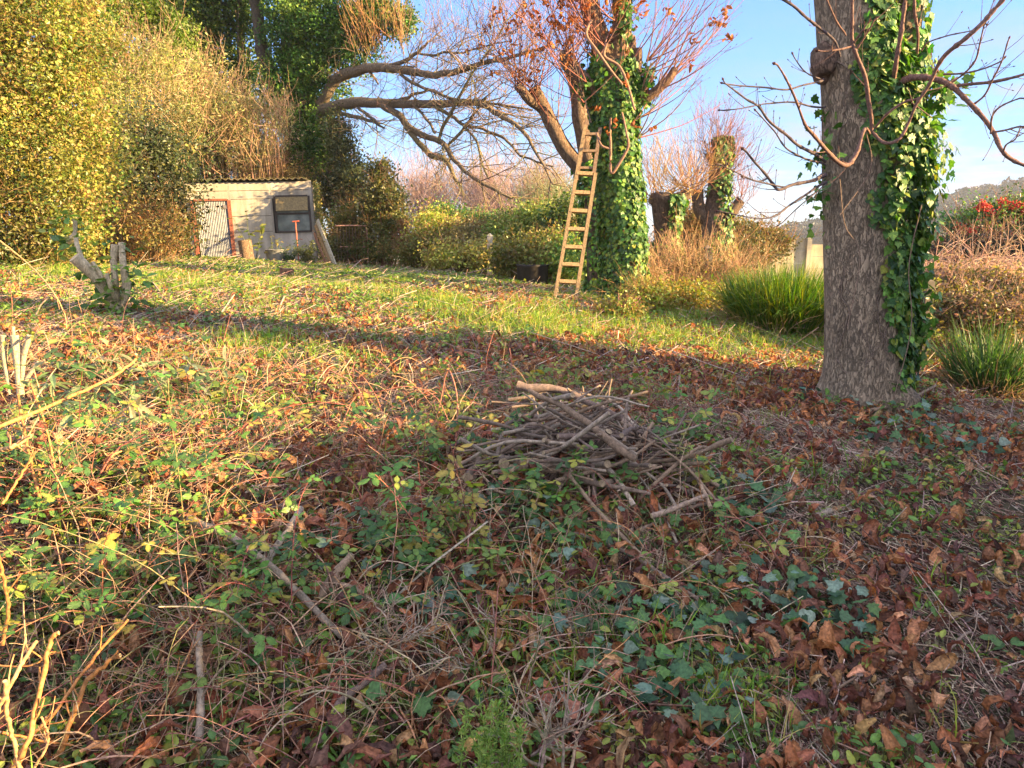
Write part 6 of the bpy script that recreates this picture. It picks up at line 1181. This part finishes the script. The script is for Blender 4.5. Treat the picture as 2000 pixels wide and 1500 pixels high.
def bare_twiggery(label, px, py, stems, L, r0, col, seed_dirs=None, per=4, sub=.35, name='dead_shrub', cat='shrub', Y=None, spread=.6, wig=.6, up=.2):
    b0 = G(px, py) if Y is None else P(px, py, Y); t = thing(name, label, cat, b0); n = stems; d = (np.array([0, 0, 1.]) + spread * rng.standard_normal((n, 3))) if seed_dirs is None else np.array(seed_dirs, float)
    q = shoots(b0 + rng.normal(0, .03, (n, 3)) * [1, 1, .2], d, L * rng.uniform(.6, 1.2, n), up, wig, 9); B = Buf(); tube(B, q, np.linspace(1, .5, 9) * r0, 6, jit(col, n), cap=True, capcol=(.5, .38, .22)); B.build('stems', M_TWIG, t, b0)
    B = Buf(); s1, i = sides_of(q, per, sub, .9, .25, .95, up, wig, 7); tube(B, s1, np.linspace(1, .55, 7) * r0 * .6, 5, jit(col, len(s1))); s2, i = sides_of(s1, 3, sub * .5, 1, .2, .95, up, wig, 5); tube(B, s2, np.linspace(1, .5, 5) * r0 * .33, 4, jit(col, len(s2)))
    B.build('twigs', M_TWIG, t, b0); return t
PALE = np.array([[.34, .25, .17], [.28, .21, .15], [.38, .30, .21]])
bare_twiggery('pale forked twiggery of a dead shrub rising at the bottom edge', 1080, 1490, 8, .24, .0048, PALE, per=4, sub=.12, Y=1.75, wig=.6)
bare_twiggery('flattened nest of pale dead twigs at the end of the long fallen branch', 760, 1290, 13, .26, .0042, PALE * .9, per=5, sub=.13, spread=1.4, wig=1.2, up=-.2)
bare_twiggery('tuft of fine dead stems standing in the ivy', 1150, 1250, 34, .17, .0018, PALE * .8, per=2, sub=.06, spread=.35, wig=.5)
bare_twiggery('tangled pale twig with red leaves below the tuft of fine stems', 960, 1330, 6, .26, .0045, PALE, per=5, sub=.13, spread=1.3, wig=1)
bare_twiggery('cut red stems bristling at the foot of the ivy wrapped tree', 1222, 618, 18, .26, .008, [[.36, .18, .13], [.30, .14, .1]], per=1, sub=.12, spread=.8, wig=.2, Y=8.5)
ORG = np.array([[.42, .20, .07], [.45, .26, .12], [.38, .17, .06]])
def orange_stems():
    for k, (pts, r, lb) in enumerate([
        ([(20, 1510, 1.55), (55, 1450, 1.56), (70, 1390, 1.6), (85, 1320, 1.62), (100, 1250, 1.65), (115, 1236, 1.66)], .0075, 'thick sunlit orange stem with a splintered top'),
        ([(-10, 1400, 1.5), (10, 1360, 1.5), (40, 1300, 1.55), (72, 1252, 1.6)], .006, 'bent sunlit orange stem at the very edge'),
        ([(20, 1500, 1.7), (60, 1440, 1.7), (100, 1400, 1.75), (180, 1290, 1.85), (250, 1210, 1.9)], .0055, 'slender split orange stem leaning furthest over'),
        ([(100, 1510, 1.7), (130, 1430, 1.75), (155, 1370, 1.8), (170, 1330, 1.85), (215, 1290, 1.9), (235, 1280, 1.9)], .0085, 'curving pinkish stem beside the slender orange one'),
        ([(10, 1330, 1.5), (15, 1400, 1.52), (30, 1460, 1.55), (40, 1510, 1.55)], .006, 'outermost stem crossing the other orange stems'),
        ([(0, 1430, 1.6), (50, 1440, 1.65), (100, 1450, 1.7), (142, 1455, 1.75)], .004, 'short level orange twig between the stems'),
        ([(-10, 1300, 1.9), (60, 1300, 1.9), (100, 1275, 1.95), (125, 1278, 2)], .003, 'thin orange tendril curling behind the stems'),
        ([(60, 1510, 1.6), (85, 1470, 1.62), (95, 1440, 1.65), (80, 1400, 1.66)], .004, 'small upright orange twig'),
        ([(90, 1400, 1.75), (88, 1440, 1.75), (97, 1490, 1.75)], .003, 'thin orange side shoot hanging down'),
        ([(-40, 850, 2.3), (80, 800, 2.5), (150, 770, 2.7), (220, 735, 2.9), (262, 705, 3.0), (266, 692, 3.0)], .0075, 'long sunlit stem slanting right across the near left of the garden'),
        ([(0, 880, 2.3), (30, 870, 2.3), (60, 850, 2.4)], .009, 'short thick pale stub below the long slanting stem'),
        ([(95, 1030, 2.6), (75, 960, 2.6), (55, 880, 2.7), (35, 770, 2.8)], .007, 'orange brown stem leaning left'),
        ([(120, 1010, 2.6), (105, 900, 2.7), (85, 820, 2.75), (60, 750, 2.8)], .005, 'thin orange stem behind the leaning one'),
        ([(120, 940, 2.6), (113, 870, 2.6), (107, 850, 2.6)], .004, 'short straight yellow stem'),
        ([(5, 985, 2.2), (40, 930, 2.3), (68, 885, 2.4)], .005, 'pale straight stalk pointing up and away'),
        ([(5, 1260, 1.8), (15, 1190, 1.8), (5, 1120, 1.8), (-10, 1060, 1.8)], .006, 'mossy green stem at the very edge'),
        ([(0, 470, 4.5), (60, 520, 4.5), (100, 565, 4.4), (125, 610, 4.4), (130, 640, 4.3)], .005, 'long thin arching stem catching the sun before the hedge')]):
        q = catmull([P(*a) for a in pts], 28); q[1:-1] += r * .2 * rng.standard_normal((26, 3)); B = Buf(); tube(B, q, np.linspace(1, .8, 28) * r * .85 * (1 + .18 * (np.arange(28) % 7 == 3)), 7, ORG[k % 3] * (1 if k not in (3, 15) else .7), rough=.10, cap=True, capcol=(.6, .42, .2)); s1, _ = sides_of(q[None], 4, .07, .8, .2, .9, .3, .4, 4); tube(B, s1, r * .3, 4, ORG[k % 3]); tag(B.build('dead_stalk', M_TWIG, None, q[0]), lb, 'stem', 'sunlit stems at the near left')
orange_stems()
def cut_stump(label, base_px, stems, leafn, leaf_c, size=.1, col=(.52, .42, .26), T=T_O, name='cut_shrub', Y=None, spread=.18):
    b0 = G(*base_px) if Y is None else P(base_px[0], base_px[1], Y); b0[2] = H(b0[0], b0[1]); Yb = b0[1]; t = thing(name, label, 'shrub', b0); pp = []
    for s_ in stems:
        pts = [P(a, b, Yb + c) for a, b, c, r in s_]; r = .78 * np.interp(np.linspace(0, 1, 12), np.linspace(0, 1, len(s_)), [x[3] for x in s_]) * Yb / F; q = catmull(pts, 12); B = Buf(); tube(B, q, r, 10, col, rough=.12, cap=True, capcol=(.62, .46, .27)); B.build('stem', M_BARK2, t, b0); pp.append(q)
    q = np.array(pp); i = rng.integers(0, len(q), leafn); k = rng.integers(0, 12, leafn); p = q[i, k] + rng.normal(0, spread * .4, (leafn, 3)); p[:, 2] = np.maximum(p[:, 2], H(p[:, 0], p[:, 1]) + .02); B = Buf(); al = (p - b0) * [1, 1, .3] + .3 * rng.standard_normal((leafn, 3))
    scat(B, T, p, basis(np.array([0, -.2, 1.]) + .5 * rng.standard_normal((leafn, 3)), along=al), size * rng.uniform(.5, 1.2, leafn), jit(leaf_c, leafn, .18)); B.build('foliage', M_LEAF, t, b0)
cut_stump('hard pruned laurel stump with thick sawn limbs and fresh leaves', (232, 612), [
    [(225, 605, 0, 8), (205, 570, 0, 10), (185, 540, -.05, 13), (165, 520, -.1, 15), (145, 502, -.15, 15)], [(232, 605, 0, 8), (226, 560, 0, 8), (222, 520, 0, 8), (224, 478, 0, 9)], [(240, 605, 0, 8), (245, 560, 0, 8), (240, 510, 0, 8), (237, 475, .05, 8)],
    [(222, 600, 0, 8), (205, 560, 0, 7), (198, 540, -.05, 6), (180, 512, -.05, 5)], [(235, 605, 0, 6), (248, 580, -.05, 6), (250, 550, -.05, 7)], [(160, 505, .1, 6), (152, 485, .1, 6), (148, 462, .15, 5), (146, 428, .15, 5)], [(125, 480, .3, 7), (140, 467, .3, 8), (150, 455, .3, 8)], [(228, 600, 0, 5), (218, 565, -.1, 5), (208, 535, -.1, 6)], [(228, 570, 0, 4), (225, 545, -.1, 4), (222, 520, -.1, 4)]],
    230, [[.14, .26, .05], [.22, .28, .06], [.08, .15, .03]], .11, spread=.22)
cut_stump('pale cut hydrangea stump with stubby yellowish stems', (42, 790), [
    [(42, 785, 0, 9), (36, 730, 0, 9), (33, 690, 0, 11), (28, 655, 0, 10)], [(44, 750, 0, 6), (46, 700, 0, 6), (58, 655, 0, 6)], [(45, 752, 0, 5), (62, 725, 0, 5), (76, 708, 0, 5)], [(36, 720, 0, 4), (28, 680, .05, 4), (26, 638, .05, 4)], [(20, 770, 0, 5), (8, 700, 0, 6), (6, 655, 0, 7)]],
    26, [[.22, .26, .06]], .05)
# lanceolate leaved buddleia seedlings in the sunny near left
for a, b, lb in ((245, 880, 'sprawling buddleia seedling with long felted leaves in full sun'), (195, 745, 'grey green buddleia shoot at the edge of the long shadow'), (330, 800, 'small buddleia shoot beside the slanting stem'), (120, 830, 'broad leaved shoot under the slanting stem'), (420, 780, 'upright grey green seedling at the shadow edge')):
    c = G(a, b); t = thing('buddleia_seedling', lb, 'plant', c, 'buddleia seedlings'); n = 5; q = shoots(c + rng.normal(0, .03, (n, 3)) * [1, 1, 0], np.array([0, 0, .8]) + .5 * rng.standard_normal((n, 3)) * [1, 1, .2], rng.uniform(.2, .36, n), 0, .3, 6); B = Buf(); tube(B, q, .003, 5, (.34, .28, .16)); B.build('stems', M_TWIG, t, c)
    m = 90; i = rng.integers(0, n, m); k = rng.integers(1, 6, m); al = rnd_unit(m) * [1, 1, .3] + [0, 0, .15]; B = Buf(); scat(B, T_LAN, q[i, k], basis(np.array([0, 0, 1.]) + .4 * rng.standard_normal((m, 3)), along=al), rng.uniform(.06, .14, m), jit([[.20, .25, .12], [.16, .24, .07], [.26, .28, .16]], m, .12)); B.build('foliage', M_LEAF, t, c)
# soft green conifer-like weed at the bottom edge
c = P(960, 1500, 1.66); c[2] -= .05; t = thing('green_weed', 'fresh feathery green weed at the bottom edge beside the pale forked twigs', 'plant', c); n = 14
q = shoots(c + rng.normal(0, .03, (n, 3)) * [1, 1, .2], np.array([0, 0, 1.]) + .22 * rng.standard_normal((n, 3)), rng.uniform(.12, .24, n), 0, .2, 8); B = Buf(); tube(B, q, .0014, 4, (.2, .28, .07)); B.build('stems', M_TWIG, t, c)
m = 1500; i = rng.integers(0, n, m); k = rng.integers(1, 8, m); B = Buf(); scat(B, T_LAN, q[i, k] + rng.normal(0, .004, (m, 3)), basis(rnd_unit(m) + [0, 0, .5], along=rnd_unit(m) * [1, 1, .5] + [0, 0, .8]), rng.uniform(.010, .022, m), jit([[.18, .30, .05], [.26, .34, .07]], m, .15)); B.build('foliage', M_LEAF, t, c)

# ================================================================== HAZE
def haze():
    B = Buf(); box(B, (300, 560, 13), (2600, 1240, 70), (1, 1, 1)); m = bpy.data.materials.new('haze'); m.use_nodes = True; t = m.node_tree; t.nodes.clear(); o = N(t, 'ShaderNodeOutputMaterial'); v = N(t, 'ShaderNodeVolumePrincipled')
    v.inputs['Color'].default_value = (.86, .92, 1, 1); v.inputs['Density'].default_value = HAZE; v.inputs['Anisotropy'].default_value = 0; t.links.new(v.outputs[0], o.inputs['Volume']); tag(B.build('haze', m), kind='stuff')
HAZE = .0003
haze()
